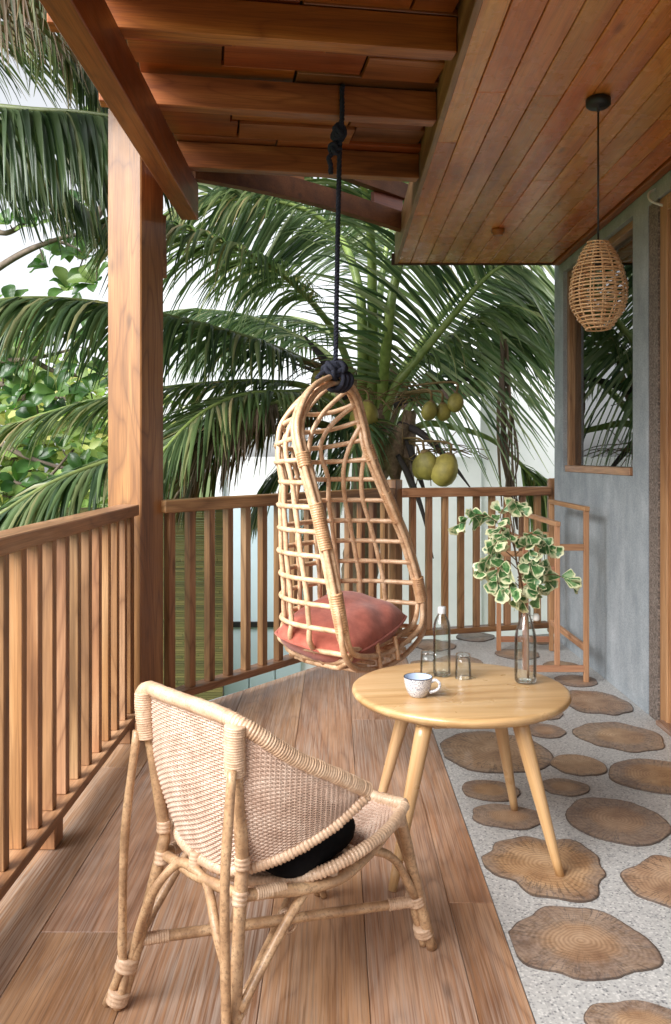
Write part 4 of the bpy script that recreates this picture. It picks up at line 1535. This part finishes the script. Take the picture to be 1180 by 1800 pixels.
for ti, tw in enumerate(TW):
    pts = smooth_curve([P(*p) for p in tw], 6)
    s_ = MB(); s_.tube(pts, lambda t: .0018 - .0008 * t, 6); s_.build('twig', M['stem'], br)
    nl = 17 if ti != 8 else 8
    for k in range(nl):
        t = (.28 if ti != 8 else .78) + (.72 if ti != 8 else .22) * (k + rv.random() * .6) / nl
        i = min(len(pts) - 2, int(t * (len(pts) - 1)))
        p = pts[i].lerp(pts[i + 1], t * (len(pts) - 1) - i)
        tan = (pts[i + 1] - pts[i]).normalized()
        d = (tan * .5 + V((rv.uniform(-1, 1), rv.uniform(-1, .7), rv.uniform(-1.0, .45)))).normalized()
        nn = V((rv.uniform(-.6, .6), -rv.uniform(.2, 1), rv.uniform(-.2, 1))).normalized()
        zz = (nn - d * nn.dot(d)).normalized()
        xx = d.cross(zz)
        Mx = Matrix((xx, d, zz)).transposed().to_4x4()
        sc_ = rv.uniform(.75, 1.2)
        Mx = Matrix.Translation(p + d * .004) @ Mx @ Matrix.Scale(sc_, 4)
        link('leaf', VL[(k + ti) % 5], br, Mx)

# ------------------------------------------------------------------ towel rack by the wall
tr_ = empty('towel_rack', (1.17, 4.9, 0), 'stepped wooden towel rack standing in the far corner by the grey wall', 'towel rack')
for y in (4.545, 5.28):
    for (x, h) in ((1.01, .74), (1.18, .83), (1.335, .91)):
        z0 = .09 if x == 1.18 else 0.001
        box('upright', (x, y, (h + z0) / 2), h - z0, .026, .024, UP, YY, M['rack'], tr_, .002)
    bar('cross_bar', (1.0235, y, .072), (1.3215, y, .072), .02, .034, M['rack'], tr_)
    bar('cross_bar', (1.1935, y, .718), (1.3215, y, .718), .02, .034, M['rack'], tr_)
    bar('cross_bar', (1.0235, y, .6), (1.1665, y, .6), .02, .034, M['rack'], tr_)
for (x, h) in ((1.01, .74), (1.18, .83), (1.335, .91)):
    bar('top_rail', (x, 4.525, h + .013), (x, 5.30, h + .013), .028, .025, M['rack'], tr_)
bar('side_rail', (1.335, 4.558, .178), (1.335, 5.267, .178), .02, .034, M['rack'], tr_)
#PART3

# ------------------------------------------------------------------ coconut palms
def frond(palm, pts, Lmax, n, droop, mat, rmat, r0=.035, t0=.22, wdt=.034, ang=(35, 62), seed=1, sides=(1, -1), up=None, prof=None, lift=.25, twist=.5, seg=5, split=0.0):
    rf = random.Random(seed)
    n = int(n * 1.3); wdt *= .70
    C_ = smooth_curve(pts, 14)
    n_ = len(C_) - 1
    s_ = MB()
    s_.tube(C_, lambda t: r0 * (1 - .86 * t ** .8) + .003, 8)
    st = s_.local('frond', M[rmat], C_[0], palm)
    lf = MB()
    prof = prof or [(0, .45), (.15, .8), (.4, 1), (.7, .85), (.9, .6), (1, .4)]
    upv = V(up) if up else UP
    for sg in sides:
        for k in range(n):
            tt = (k + rf.random() * .8) / n
            t = t0 + (1 - t0) * tt
            i = min(n_ - 1, int(t * n_)); a = t * n_ - i
            p = C_[i].lerp(C_[i + 1], a)
            T = (C_[i + 1] - C_[i]).normalized()
            S = T.cross(upv)
            S = S.normalized() if S.length > .05 else T.orthogonal().normalized()
            N_ = S.cross(T)
            L = Lmax * interp(prof, tt) * rf.uniform(.82, 1.1)
            an = math.radians(ang[0] + (ang[1] - ang[0]) * tt + rf.uniform(-6, 6))
            d = (S * sg * math.cos(an) + T * math.sin(an) + N_ * (lift + rf.uniform(-.1, .1))).normalized()
            wb = wdt * rf.uniform(.75, 1.15)
            tw = rf.uniform(-twist, twist)
            dr = droop * rf.uniform(.7, 1.3)
            b0 = len(lf.v)
            side = rf.uniform(-.2, .2)
            for q in range(seg + 1):
                u = q / seg
                ww = wb * (.35 + .65 * min(1, u * 5)) * (1 - u ** 2.2) + .0025
                wv = T - d * T.dot(d)
                wv = wv.normalized() if wv.length > .05 else d.orthogonal().normalized()
                wv = (wv * math.cos(tw) + d.cross(wv) * math.sin(tw))
                fold = d.cross(wv) * ww * .22
                lf.v.append(p + wv * ww / 2 + fold); lf.v.append(p.copy()); lf.v.append(p - wv * ww / 2 + fold)
                d = (d - UP * dr / seg + T * side / seg).normalized()
                p = p + d * (L / seg)
            for q in range(seg):
                a_ = b0 + q * 3
                lf.face((a_, a_ + 1, a_ + 4, a_ + 3)); lf.face((a_ + 1, a_ + 2, a_ + 5, a_ + 4))
    lf.local('leaflets', M[mat], C_[0], st, True, 'stuff')
    return st


PX, PYc = .30, 7.0
palm = empty('coconut_palm', (PX, PYc, -3.2), 'coconut palm with hanging nuts growing just beyond the far railing', 'palm tree')
s_ = MB()
rt = random.Random(8)
tp = [V((PX + .02, PYc + .25, -3.3)), V((PX - .2, PYc + .12, -1.5)), V((PX - .12, PYc + .03, 0)), V((PX, PYc, 1.25))]
tpp = smooth_curve(tp, 30)
s_.tube(tpp, lambda t: .17 - .03 * t + (.008 if int(t * 90) % 3 == 0 else 0), 16)
s_.build('trunk', M['trunk'], palm)
c0 = V((PX, PYc, 1.28))
ppx = lambda *a: [P(*q) for q in a]
FR = [
    # upper left arching frond with leaflets hanging
    dict(pts=[c0] + ppx((607, 625, 6.9), (560, 545, 6.7), (480, 470, 6.4), (390, 425, 6.1), (300, 395, 5.8), (215, 380, 5.5)), Lmax=.85, n=88, droop=1.7, mat='palm_green', rmat='petiole_olive', t0=.36, seed=11),
    dict(pts=[c0] + ppx((585, 665, 6.8), (530, 632, 6.5), (440, 596, 6.2), (310, 560, 5.8), (170, 532, 5.4), (40, 524, 5.1), (-70, 540, 4.9)), Lmax=.80, n=120, droop=2.0, mat='palm_deep', rmat='petiole_olive', t0=.30, seed=12, wdt=.04),
    dict(pts=[c0] + ppx((560, 690, 6.7), (470, 672, 6.5), (380, 674, 6.3), (280, 684, 6.1), (150, 708, 5.9), (20, 748, 5.7), (-60, 790, 5.6)), Lmax=.62, n=100, droop=1.3, mat='palm_green', rmat='petiole', t0=.22, seed=13, r0=.03),
    dict(pts=[c0] + ppx((580, 700, 6.6), (500, 690, 6.2), (420, 697, 5.9), (350, 730, 5.6), (290, 790, 5.4), (240, 860, 5.3)), Lmax=.80, n=90, droop=1.2, mat='palm_green', rmat='petiole', t0=.22, seed=14, r0=.03),
    dict(pts=[c0] + ppx((575, 720, 6.7), (500, 725, 6.4), (430, 745, 6.2), (370, 790, 6.0), (330, 850, 5.9)), Lmax=.75, n=70, droop=1.6, mat='palm_old', rmat='petiole_olive', t0=.25, seed=15, r0=.025),
    # low left dark frond
    dict(pts=[c0 - V((0, 0, .05))] + ppx((560, 745, 6.5), (430, 770, 6.1), (300, 785, 5.6), (190, 812, 5.2), (90, 850, 4.9), (0, 905, 4.7), (-60, 950, 4.6)), Lmax=.65, n=110, droop=1.5, mat='palm_deep', rmat='petiole_olive', t0=.35, seed=16, wdt=.036),
    # the upright thick petioles whose blades vanish behind the ceiling
    dict(pts=[c0 + V((-.03, -.08, 0))] + ppx((655, 620, 6.7), (655, 520, 6.55), (652, 420, 6.4), (640, 330, 6.2), (600, 250, 5.9), (520, 200, 5.6)), Lmax=.95, n=70, droop=1.1, mat='palm_green', rmat='petiole', t0=.52, seed=17, r0=.058),
    dict(pts=[c0 + V((.05, .03, 0))] + ppx((682, 580, 6.5), (694, 500, 6.45), (715, 440, 6.45), (760, 395, 6.5), (830, 380, 6.6), (900, 400, 6.4)), Lmax=.95, n=84, droop=1.3, mat='palm_green', rmat='petiole', t0=.42, seed=18, r0=.05),
    dict(pts=[c0 + V((-.08, .02, 0))] + ppx((637, 590, 6.6), (630, 500, 6.6), (600, 420, 6.9), (540, 370, 7.2), (460, 345, 7.0), (380, 345, 6.8), (320, 365, 6.6)), Lmax=1.0, n=95, droop=1.2, mat='palm_green', rmat='petiole', t0=.40, seed=19, r0=.045),
    dict(pts=[c0 + V((-.02, .1, 0))] + ppx((662, 600, 7.4), (672, 490, 7.6), (690, 400, 7.7), (730, 350, 7.7), (800, 340, 7.6)), Lmax=1.2, n=80, droop=1.1, mat='palm_deep', rmat='petiole', t0=.40, seed=29, r0=.045),
    # the big frond leaning right, leaflets combed down to the right
    dict(pts=[c0 + V((.06, -.1, 0))] + ppx((690, 690, 6.75), (735, 630, 6.65), (788, 565, 6.6), (838, 505, 6.55), (872, 474, 6.5), (905, 458, 6.45)), Lmax=1.45, n=74, droop=.9, mat='palm_pale', rmat='petiole', t0=.18, seed=21, r0=.05, wdt=.036, up=(0, -1, .15), ang=(8, 38), lift=.45, prof=[(0, .55), (.2, .9), (.5, 1), (.8, .9), (1, .7)]),
    dict(pts=[c0 + V((.08, .1, 0))] + ppx((700, 670, 7.2), (750, 590, 7.2), (805, 520, 7.2), (860, 470, 7.1), (930, 440, 7.0), (1010, 430, 6.9)), Lmax=1.35, n=44, droop=1.0, mat='palm_green', rmat='petiole', t0=.25, seed=41, r0=.045, wdt=.036, up=(0, -1, .15), ang=(10, 40), lift=.05, prof=[(0, .6), (.3, .95), (.7, 1), (1, .7)]),
    dict(pts=[c0 + V((-.06, -.02, 0))] + ppx((640, 600, 6.9), (628, 500, 6.9), (598, 420, 6.9), (545, 372, 6.8), (470, 352, 6.7), (390, 352, 6.6)), Lmax=1.15, n=66, droop=.9, mat='palm_pale', rmat='petiole', t0=.42, seed=43, r0=.04, up=(0, 1, .25), ang=(14, 44), lift=.05),
    dict(pts=[c0 + V((-.02, .2, 0))] + ppx((560, 700, 7.4), (460, 715, 7.4), (370, 745, 7.3), (300, 800, 7.2)), Lmax=.9, n=80, droop=1.6, mat='palm_old', rmat='petiole_olive', t0=.2, seed=45, r0=.03),
    dict(pts=[c0 + V((-.02, -.1, 0))] + ppx((560, 705, 6.3), (470, 712, 5.9), (400, 735, 5.7), (345, 775, 5.6)), Lmax=.62, n=60, droop=1.9, mat='palm_dry', rmat='petiole_olive', t0=.45, seed=46, r0=.02, wdt=.026, twist=1.2),
    dict(pts=[c0 + V((-.05, .1, 0))] + ppx((590, 640, 7.3), (520, 590, 7.5), (430, 555, 7.6), (330, 545, 7.6), (230, 560, 7.6)), Lmax=.75, n=80, droop=1.9, mat='palm_pale', rmat='petiole_olive', t0=.3, seed=47, r0=.03),
    dict(pts=[c0 + V((.1, .02, 0))] + ppx((720, 660, 6.9), (780, 610, 6.8), (850, 560, 6.7), (920, 545, 6.6), (990, 560, 6.5)), Lmax=.9, n=80, droop=1.5, mat='palm_green', rmat='petiole', t0=.25, seed=22, r0=.042),
    dict(pts=[c0 + V((.1, .05, 0))] + ppx((740, 690, 7.2), (800, 640, 7.3), (880, 600, 7.3), (960, 600, 7.3)), Lmax=.85, n=70, droop=1.6, mat='palm_deep', rmat='petiole', t0=.3, seed=23, r0=.035),
    # low right frond crossing in front of the white wall
    dict(pts=[c0 + V((.1, -.02, -.08))] + ppx((740, 748, 6.8), (800, 752, 6.8), (862, 772, 6.8), (915, 815, 6.8), (960, 865, 6.9), (1000, 930, 7.0)), Lmax=.85, n=62, droop=1.9, mat='palm_green', rmat='petiole', t0=.66, seed=24, r0=.034, prof=[(0, .7), (.3, 1), (1, .8)]),
    # fronds at the back filling the crown
    dict(pts=[c0 + V((0, .2, 0))] + ppx((600, 610, 7.9), (520, 560, 8.3), (430, 570, 8.6), (340, 620, 8.8)), Lmax=.9, n=75, droop=1.6, mat='palm_deep', rmat='petiole_olive', t0=.3, seed=25, r0=.035),
    dict(pts=[c0 + V((0, .1, -.05))] + ppx((600, 700, 7.4), (520, 690, 7.8), (430, 705, 8.0), (350, 760, 8.2), (310, 830, 8.2)), Lmax=.95, n=80, droop=1.6, mat='palm_deep', rmat='petiole_olive', t0=.25, seed=26, r0=.03),
    dict(pts=[c0 + V((0, -.1, -.05))] + ppx((620, 745, 6.6), (560, 770, 6.4), (490, 830, 6.3), (450, 900, 6.3)), Lmax=.6, n=54, droop=1.6, mat='palm_deep', rmat='petiole_olive', t0=.2, seed=27, r0=.024),
    dict(pts=[c0 + V((0, -.1, -.05))] + ppx((640, 740, 6.5), (620, 790, 6.3), (580, 850, 6.25), (550, 920, 6.2)), Lmax=.55, n=54, droop=1.3, mat='palm_deep', rmat='petiole_olive', t0=.1, seed=28, r0=.022),
]
for f in FR: frond(palm, **f)

# dry hanging fronds, dark spathes, fibre sheaths
dry = MB()
rd = random.Random(6)
for k in range(15):
    x = 884 + rd.uniform(-8, 20)
    pts = ppx((880 + rd.uniform(0, 14), 600 + rd.uniform(-20, 30), 6.3), (x, 720, 6.32 + rd.uniform(-.05, .05)), (x + rd.uniform(-6, 16), 800, 6.35), (x + rd.uniform(-8, 30), 850 + rd.uniform(-10, 120), 6.4))
    s_c = smooth_curve(pts, 5)
    wv = V((1, rd.uniform(-.6, .6), 0)).normalized() * rd.uniform(.005, .013)
    b0 = len(dry.v)
    for i, p in enumerate(s_c):
        e = 1 - .8 * (i / len(s_c)) ** 2
        dry.v.append(p + wv * e); dry.v.append(p - wv * e + V((0, .012, 0)))
    for i in range(len(s_c) - 1):
        dry.face((b0 + 2 * i, b0 + 2 * i + 1, b0 + 2 * i + 3, b0 + 2 * i + 2))
dry.build('dry_frond', M['palm_dry'], palm, True, 'stuff')
for pts, r in ((ppx((700, 745, 6.7), (745, 765, 6.6), (795, 815, 6.55), (832, 862, 6.5)), .030), (ppx((610, 700, 6.6), (575, 640, 6.55), (534, 588, 6.5)), .045),
               (ppx((600, 690, 6.7), (555, 655, 6.7), (500, 634, 6.7)), .022), (ppx((700, 800, 6.5), (722, 840, 6.45), (745, 900, 6.4), (765, 985, 6.38)), .026),
               (ppx((690, 715, 6.9), (745, 690, 6.9), (800, 672, 6.9), (850, 668, 6.9)), .035), (ppx((715, 770, 6.6), (735, 830, 6.6), (752, 880, 6.6)), .028)):
    s_ = MB(); c_ = smooth_curve(pts, 8)
    s_.tube(c_, lambda t, r=r: r * (.35 + .9 * math.sin(math.pi * min(1, .15 + t * .84))) * (1 - .6 * t), 8)
    for v in s_.v: v.y = (v.y - 6.6) * .5 + 6.6
    s_.local('spathe', M['petiole_dark'], c_[0], palm)
for (x, y, hgt, wd, d, sd_) in ((672, 660, 150, 46, 6.75, 1), (700, 745, 110, 40, 6.55, 2), (722, 720, 150, 30, 6.6, 3), (632, 660, 90, 40, 6.85, 4), (690, 640, 90, 40, 7.1, 5), (640, 740, 80, 60, 6.7, 6), (668, 770, 90, 60, 6.72, 7), (610, 650, 70, 30, 6.95, 8)):
    s_ = MB(); rr = random.Random(sd_)
    nn, mm = 9, 6
    for i in range(nn + 1):
        t = i / nn
        hw_ = wd * (.55 + .5 * math.sin(math.pi * (t * .8 + .1))) * (1 - .75 * max(0, t - .55) / .45)
        for j in range(mm + 1):
            q = 2 * j / mm - 1
            s_.v.append(P(x + hw_ * .5 * q + 8 * math.sin(t * 4 + sd_) + rr.uniform(-2, 2), y + hgt * t + rr.uniform(-3, 3), d + .10 * q * q + .03 * rr.random()))
    for i in range(nn):
        for j in range(mm):
            a = i * (mm + 1) + j
            s_.face((a, a + 1, a + mm + 2, a + mm + 1))
    s_.local('fibre_sheath', M['fibre'], P(x, y, d), palm)
# thin dead stems of the flower stalks
tw = MB()
for k in range(95):
    x0, y0 = rd.choice([(600, 670), (740, 690), (770, 790), (640, 690), (560, 650), (750, 800), (700, 700)])
    p0 = P(x0 + rd.uniform(-20, 20), y0 + rd.uniform(-15, 15), 6.55)
    an = rd.uniform(-.6, 3.6)
    ln = rd.uniform(.15, .42)
    e = p0 + V((math.cos(an) * ln, rd.uniform(-.2, .2), -math.sin(an) * ln * .6 + rd.uniform(-.1, .1)))
    tw.tube(smooth_curve([p0, (p0 + e) / 2 + V((0, 0, .04)), e], 3), .0035, 4)
tw.build('flower_stalks', M['calyx'], palm, True, 'stuff')

# coconuts
NUTS = [(754, 722, 14, 5.95, 0), (779, 724, 13, 6.0, 0), (801, 708, 14, 5.98, 0), (752, 818, 21, 6.1, 0), (783, 826, 24, 6.05, 1), (640, 735, 25, 6.45, 1), (563, 672, 18, 6.5, 1),
        (740, 822, 17, 6.5, 0), (598, 850, 18, 6.4, 0), (756, 668, 13, 6.9, 0), (668, 690, 20, 6.9, 0)]
for i, (x, y, rpx, d, ye) in enumerate(NUTS):
    R_ = rpx / F * d
    c = P(x, y, d)
    s_ = MB()
    prf = [(0, 1.28), (.3, 1.2), (.62, .98), (.86, .6), (1.0, .1), (.98, -.35), (.82, -.8), (.5, -1.12), (.2, -1.25), (0, -1.28)]
    seg = 18
    for (r, z) in prf:
        for k in range(seg):
            a = 2 * math.pi * k / seg
            tri = (1 + .09 * math.cos(3 * a + i)) * (1 + .02 * math.sin(7 * a + z * 3 + i))
            s_.v.append(V((r * R_ * tri * math.cos(a), r * R_ * tri * math.sin(a), z * R_)))
    for q in range(len(prf) - 1):
        for k in range(seg):
            k2 = (k + 1) % seg
            s_.face((q * seg + k, (q + 1) * seg + k, (q + 1) * seg + k2, q * seg + k2))
    Mx = Matrix.Translation(c) @ Matrix.Rotation(rd.uniform(-.35, .35), 4, 'Y') @ Matrix.Rotation(rd.uniform(-.3, .3), 4, 'X')
    nut = link('coconut', s_.mesh('coconut', M['coconut_y'] if ye else M['coconut']), palm, Mx)
    k_ = MB(); k_.lathe([(0, R_ * 1.34), (R_ * .3, R_ * 1.3), (R_ * .46, R_ * 1.12), (R_ * .44, R_ * 1.1)], (0, 0, 0), 9)
    link('calyx', k_.mesh('calyx', M['calyx']), nut, Mx)
    s_ = MB(); top = Mx @ V((0, 0, R_ * 1.3))
    s_.tube(smooth_curve([top, top + V((-.03, .02, .08)), V((PX + .2 * (1 if x > 650 else -1), PYc - .25, max(top.z + .1, 1.15)))], 5), .009, 6)
    s_.build('stalk', M['calyx'], palm)

# second palm whose crown is outside the frame on the left
palm2 = empty('coconut_palm', (-3.1, 5.2, -3.2), 'coconut palm whose long fronds hang into the top left corner from outside the frame', 'palm tree')
s_ = MB(); s_.tube(smooth_curve([V((-3.4, 5.6, -3.3)), V((-3.3, 5.4, -1)), V((-3.15, 5.25, 1.5)), V((-3.1, 5.2, 3.2))], 20), lambda t: .17 - .03 * t + (.008 if int(t * 90) % 3 == 0 else 0), 14); s_.build('trunk', M['trunk'], palm2)
c2 = V((-3.1, 5.2, 3.25))
FR2 = [
    dict(pts=[c2] + ppx((-180, 150, 4.9), (-80, 178, 4.7), (40, 192, 4.55), (140, 198, 4.45), (230, 212, 4.35), (300, 240, 4.3)), Lmax=.72, n=105, droop=2.6, mat='palm_deep', rmat='petiole_olive', t0=.16, seed=31, wdt=.046, r0=.03, lift=.0),
    dict(pts=[c2] + ppx((-160, 40, 4.4), (-90, -40, 4.0), (0, -80, 3.7), (90, -85, 3.5), (170, -60, 3.3)), Lmax=.85, n=80, droop=1.25, mat='palm_old', rmat='petiole_olive', t0=.2, seed=32, wdt=.028, r0=.03, ang=(40, 60), lift=0, seg=6),
    dict(pts=[c2] + ppx((-160, 20, 4.9), (-60, -20, 4.7), (40, -10, 4.6), (130, 40, 4.5), (190, 110, 4.4)), Lmax=.6, n=80, droop=1.3, mat='palm_old', rmat='petiole_olive', t0=.2, seed=33, wdt=.026, r0=.026, ang=(38, 60), lift=0, seg=6),
    dict(pts=[c2] + ppx((-170, 60, 5.2), (-70, 40, 5.0), (40, 50, 4.9), (120, 90, 4.8), (180, 160, 4.75)), Lmax=.7, n=80, droop=1.2, mat='palm_green', rmat='petiole_olive', t0=.2, seed=35, wdt=.03, r0=.026, ang=(30, 55), lift=0, seg=6),
    dict(pts=[c2] + ppx((-150, 0, 4.2), (-80, -60, 3.9), (20, -110, 3.7), (120, -120, 3.6), (200, -90, 3.5)), Lmax=.75, n=80, droop=.9, mat='palm_old', rmat='petiole_olive', t0=.2, seed=36, wdt=.026, r0=.026, up=(0, -1, .3), ang=(25, 50), lift=0, seg=6),
    dict(pts=[c2] + ppx((-190, 170, 5.4), (-80, 200, 5.3), (40, 215, 5.2), (150, 225, 5.1), (230, 260, 5.0)), Lmax=.8, n=90, droop=2.4, mat='palm_green', rmat='petiole_olive', t0=.16, seed=37, wdt=.04, r0=.026, lift=0),
    dict(pts=[c2] + ppx((-200, 230, 5.6), (-110, 260, 5.6), (0, 290, 5.6), (100, 330, 5.6), (180, 390, 5.5)), Lmax=.7, n=80, droop=2.0, mat='palm_deep', rmat='petiole_olive', t0=.16, seed=34, wdt=.034, r0=.026),
]
for f in FR2: frond(palm2, **f)

# ------------------------------------------------------------------ broadleaf (sea almond) tree on the left
alm = empty('broadleaf_tree', (-3.6, 7.6, -3.2), 'broadleaf tree with big rounded glossy leaves behind the fronds at left', 'tree')


def obovate(n):
    ra = random.Random(n)
    s_ = MB()
    R_ = 7
    for i in range(R_ + 1):
        t = i / R_
        hw_ = .5 * .56 * (math.sin(math.pi * min(1, t ** 1.5 * .93 + .03)) ** .75) * (1 if i < R_ else .35)
        z = .10 * math.sin(math.pi * t * .9) - .22 * t * t * ra.uniform(.2, 1)
        for q in (-1, -.5, 0, .5, 1):
            s_.v.append(V((q * hw_, t, z + abs(q) * hw_ * .35)))
    for i in range(R_):
        for j in range(4):
            a = i * 5 + j
            s_.face((a, a + 1, a + 6, a + 5))
    return s_.mesh('leaf', M['almond'])


OL = [obovate(i) for i in range(4)]
TRK = [V((-3.6, 7.6, -3.3)), V((-3.5, 7.5, -1.2)), V((-3.4, 7.3, .6)), V((-3.2, 7.2, 2.2)), V((-3.0, 7.2, 3.4))]
tk = smooth_curve(TRK, 10)
s_ = MB(); s_.tube(tk, lambda t: .14 * (1 - .6 * t), 12); s_.build('trunk', M['bark'], alm)
BRS = [
    [(-60, 520, 7.2), (0, 470, 6.9), (70, 432, 6.7), (140, 412, 6.6), (190, 420, 6.5)],
    [(-60, 520, 7.2), (20, 455, 7.0), (95, 425, 6.9), (150, 445, 6.9)],
    [(-60, 400, 7.2), (10, 410, 7.0), (60, 380, 6.9), (120, 360, 6.8)],
    [(-60, 600, 7.2), (20, 610, 7.1), (90, 650, 7.0), (150, 660, 7.0), (200, 650, 7.0)],
    [(-60, 660, 7.2), (30, 680, 7.1), (110, 700, 7.0), (170, 720, 7.0)],
    [(-60, 730, 7.2), (20, 790, 7.1), (100, 820, 7.1), (170, 830, 7.1)],
    [(-60, 640, 7.2), (0, 635, 7.0), (70, 628, 6.9), (140, 610, 6.9)],
    [(-60, 780, 7.2), (10, 840, 7.0), (70, 850, 7.0), (130, 790, 7.0)],
    [(-60, 560, 7.3), (30, 560, 7.3), (110, 590, 7.3), (180, 580, 7.3), (240, 600, 7.3)],
    [(150, 412, 6.6), (185, 350, 6.6), (195, 250, 6.5), (170, 180, 6.4), (160, 120, 6.3)],
]
ra = random.Random(14)
RO = [(130, 362), (62, 400), (18, 395), (120, 440), (150, 455), (170, 500), (185, 415), (85, 470), (120, 510), (150, 120), (165, 170), (172, 205),
      (20, 600), (70, 600), (40, 640), (60, 680), (100, 690), (140, 640), (160, 690), (25, 720), (70, 740), (120, 720), (165, 760), (20, 780),
      (60, 810), (110, 790), (150, 830), (30, 850), (90, 860), (180, 660), (200, 640), (235, 610), (5, 660), (140, 560), (60, 560), (170, 600), (20, 540), (175, 850), (30, 700)]
BP = []
for b in BRS:
    pts = [tk[int(len(tk) * .75)]] + [P(*q) for q in b] if b[0][0] < 0 else [P(*q) for q in b]
    c_ = smooth_curve(pts, 8)
    BP += c_
    s_ = MB(); s_.tube(c_, lambda t: .036 * (1 - .75 * t), 8); s_.build('branch', M['bark'], alm)
cnt = 0
for (x, y) in RO:
    d = 6.85 + ra.uniform(-.25, .35)
    c = P(x, y, d)
    nb = min(BP, key=lambda q: (q - c).length)
    s_ = MB(); s_.tube(smooth_curve([nb, (nb + c) / 2 + V((0, 0, -.03)), c], 4), .006, 5); s_.build('twig', M['bark'], alm)
    ax = V((ra.uniform(-.4, .4), ra.uniform(-.9, -.2), ra.uniform(.1, .9))).normalized()
    o1 = ax.orthogonal().normalized(); o2 = ax.cross(o1)
    n = ra.randint(6, 8)
    for k in range(n):
        if cnt >= 296: break
        a = 2 * math.pi * k / n + ra.uniform(-.3, .3)
        dd = (o1 * math.cos(a) + o2 * math.sin(a) + ax * ra.uniform(.1, .9)).normalized()
        zz = (ax - dd * ax.dot(dd)).normalized()
        xx = dd.cross(zz)
        Mx = Matrix((xx, dd, zz)).transposed().to_4x4()
        link('leaf', OL[k % 4], alm, Matrix.Translation(c + dd * .015) @ Mx @ Matrix.Scale(ra.uniform(.13, .22), 4))
        cnt += 1


def leafmass(name, mat, blobs, n, size, seed):
    """leaf-sized faces gathered into clumps inside ellipsoids"""
    rm_ = random.Random(seed)
    s_ = MB()
    for (cx, cy, cz, ax_, ay_, az_) in blobs:
        cl = []
        for k in range(max(4, n // 14)):
            while True:
                q = V((rm_.uniform(-1, 1), rm_.uniform(-1, 1), rm_.uniform(-1, 1)))
                if .25 < q.length < 1: break
            cl.append(V((cx + q.x * ax_, cy + q.y * ay_, cz + q.z * az_)))
        for k in range(n):
            c = rm_.choice(cl) + V((rm_.gauss(0, 1), rm_.gauss(0, 1), rm_.gauss(0, 1))) * size * 1.3
            d = V((rm_.uniform(-1, 1), rm_.uniform(-1, .2), rm_.uniform(-.5, .8))).normalized()
            nn = V((rm_.uniform(-.6, .6), -rm_.uniform(0, 1), rm_.uniform(.2, 1)))
            zz = nn - d * nn.dot(d); zz.normalize()
            xx = d.cross(zz)
            L = size * rm_.uniform(.7, 1.3); wq = L * .28
            b0 = len(s_.v)
            s_.v += [c, c + d * L * .35 + xx * wq * .8 + zz * L * .05, c + d * L * .7 + xx * wq, c + d * L - zz * L * .12, c + d * L * .7 - xx * wq, c + d * L * .35 - xx * wq * .8 + zz * L * .05]
            s_.face((b0, b0 + 1, b0 + 2, b0 + 3)); s_.face((b0, b0 + 3, b0 + 4, b0 + 5))
    return s_


far = empty('garden_tree', (-5.0, 12.5, -3.2), 'pale yellow green leafy tree far behind the palm fronds at left', 'tree')
s_ = MB(); s_.tube(smooth_curve([V((-5.0, 12.5, -3.3)), V((-4.9, 12.4, -1)), V((-4.6, 12.3, 1.5)), V((-4.4, 12.3, 3.0))], 8), lambda t: .16 * (1 - .7 * t), 10); s_.build('trunk', M['bark'], far)
for a, b in ((V((-4.75, 12.35, .6)), V((-3.6, 12.0, 2.0))), (V((-4.8, 12.35, .2)), V((-6.2, 12.2, 2.0))), (V((-4.7, 12.35, 1.0)), V((-4.2, 11.9, 2.8)))):
    s_ = MB(); s_.tube([a.lerp(b, t / 5) for t in range(6)], lambda t: .06 * (1 - .7 * t), 8); s_.build('limb', M['bark'], far)
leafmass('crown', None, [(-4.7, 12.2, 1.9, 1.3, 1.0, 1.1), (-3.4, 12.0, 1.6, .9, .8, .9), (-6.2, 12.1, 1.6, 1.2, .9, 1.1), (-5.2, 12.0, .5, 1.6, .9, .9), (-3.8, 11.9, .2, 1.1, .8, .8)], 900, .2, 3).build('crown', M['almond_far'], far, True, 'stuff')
for (x, y, z, lab, sd_) in ((-4.2, 9.2, -3.2, 'bright green bushy shrub low behind the side railing', 1), (-2.6, 9.0, -3.2, 'green shrub just left of the bamboo screen', 2)):
    sh = empty('shrub', (x, y, z), lab, 'shrub', 'shrubs beyond the railing')
    for q in range(4):
        s_ = MB(); s_.tube(smooth_curve([V((x, y, z - .05)), V((x + .3 * math.cos(q * 1.6), y + .2 * math.sin(q * 1.6), z + 1.4)), V((x + .7 * math.cos(q * 1.6 + .3), y + .3 * math.sin(q * 1.6), z + 3.0))], 6), lambda t: .03 * (1 - .7 * t), 6); s_.build('stem', M['bark'], sh)
    leafmass('foliage', None, [(x, y, z + 3.1, .9, .6, .65), (x - .5, y, z + 2.3, .9, .6, .9), (x + .5, y + .1, z + 2.1, .9, .6, .9), (x, y, z + 1.2, 1.1, .7, 1.1)], 800, .10, sd_).build('foliage', M['shrub_leaf'], sh, True, 'stuff')
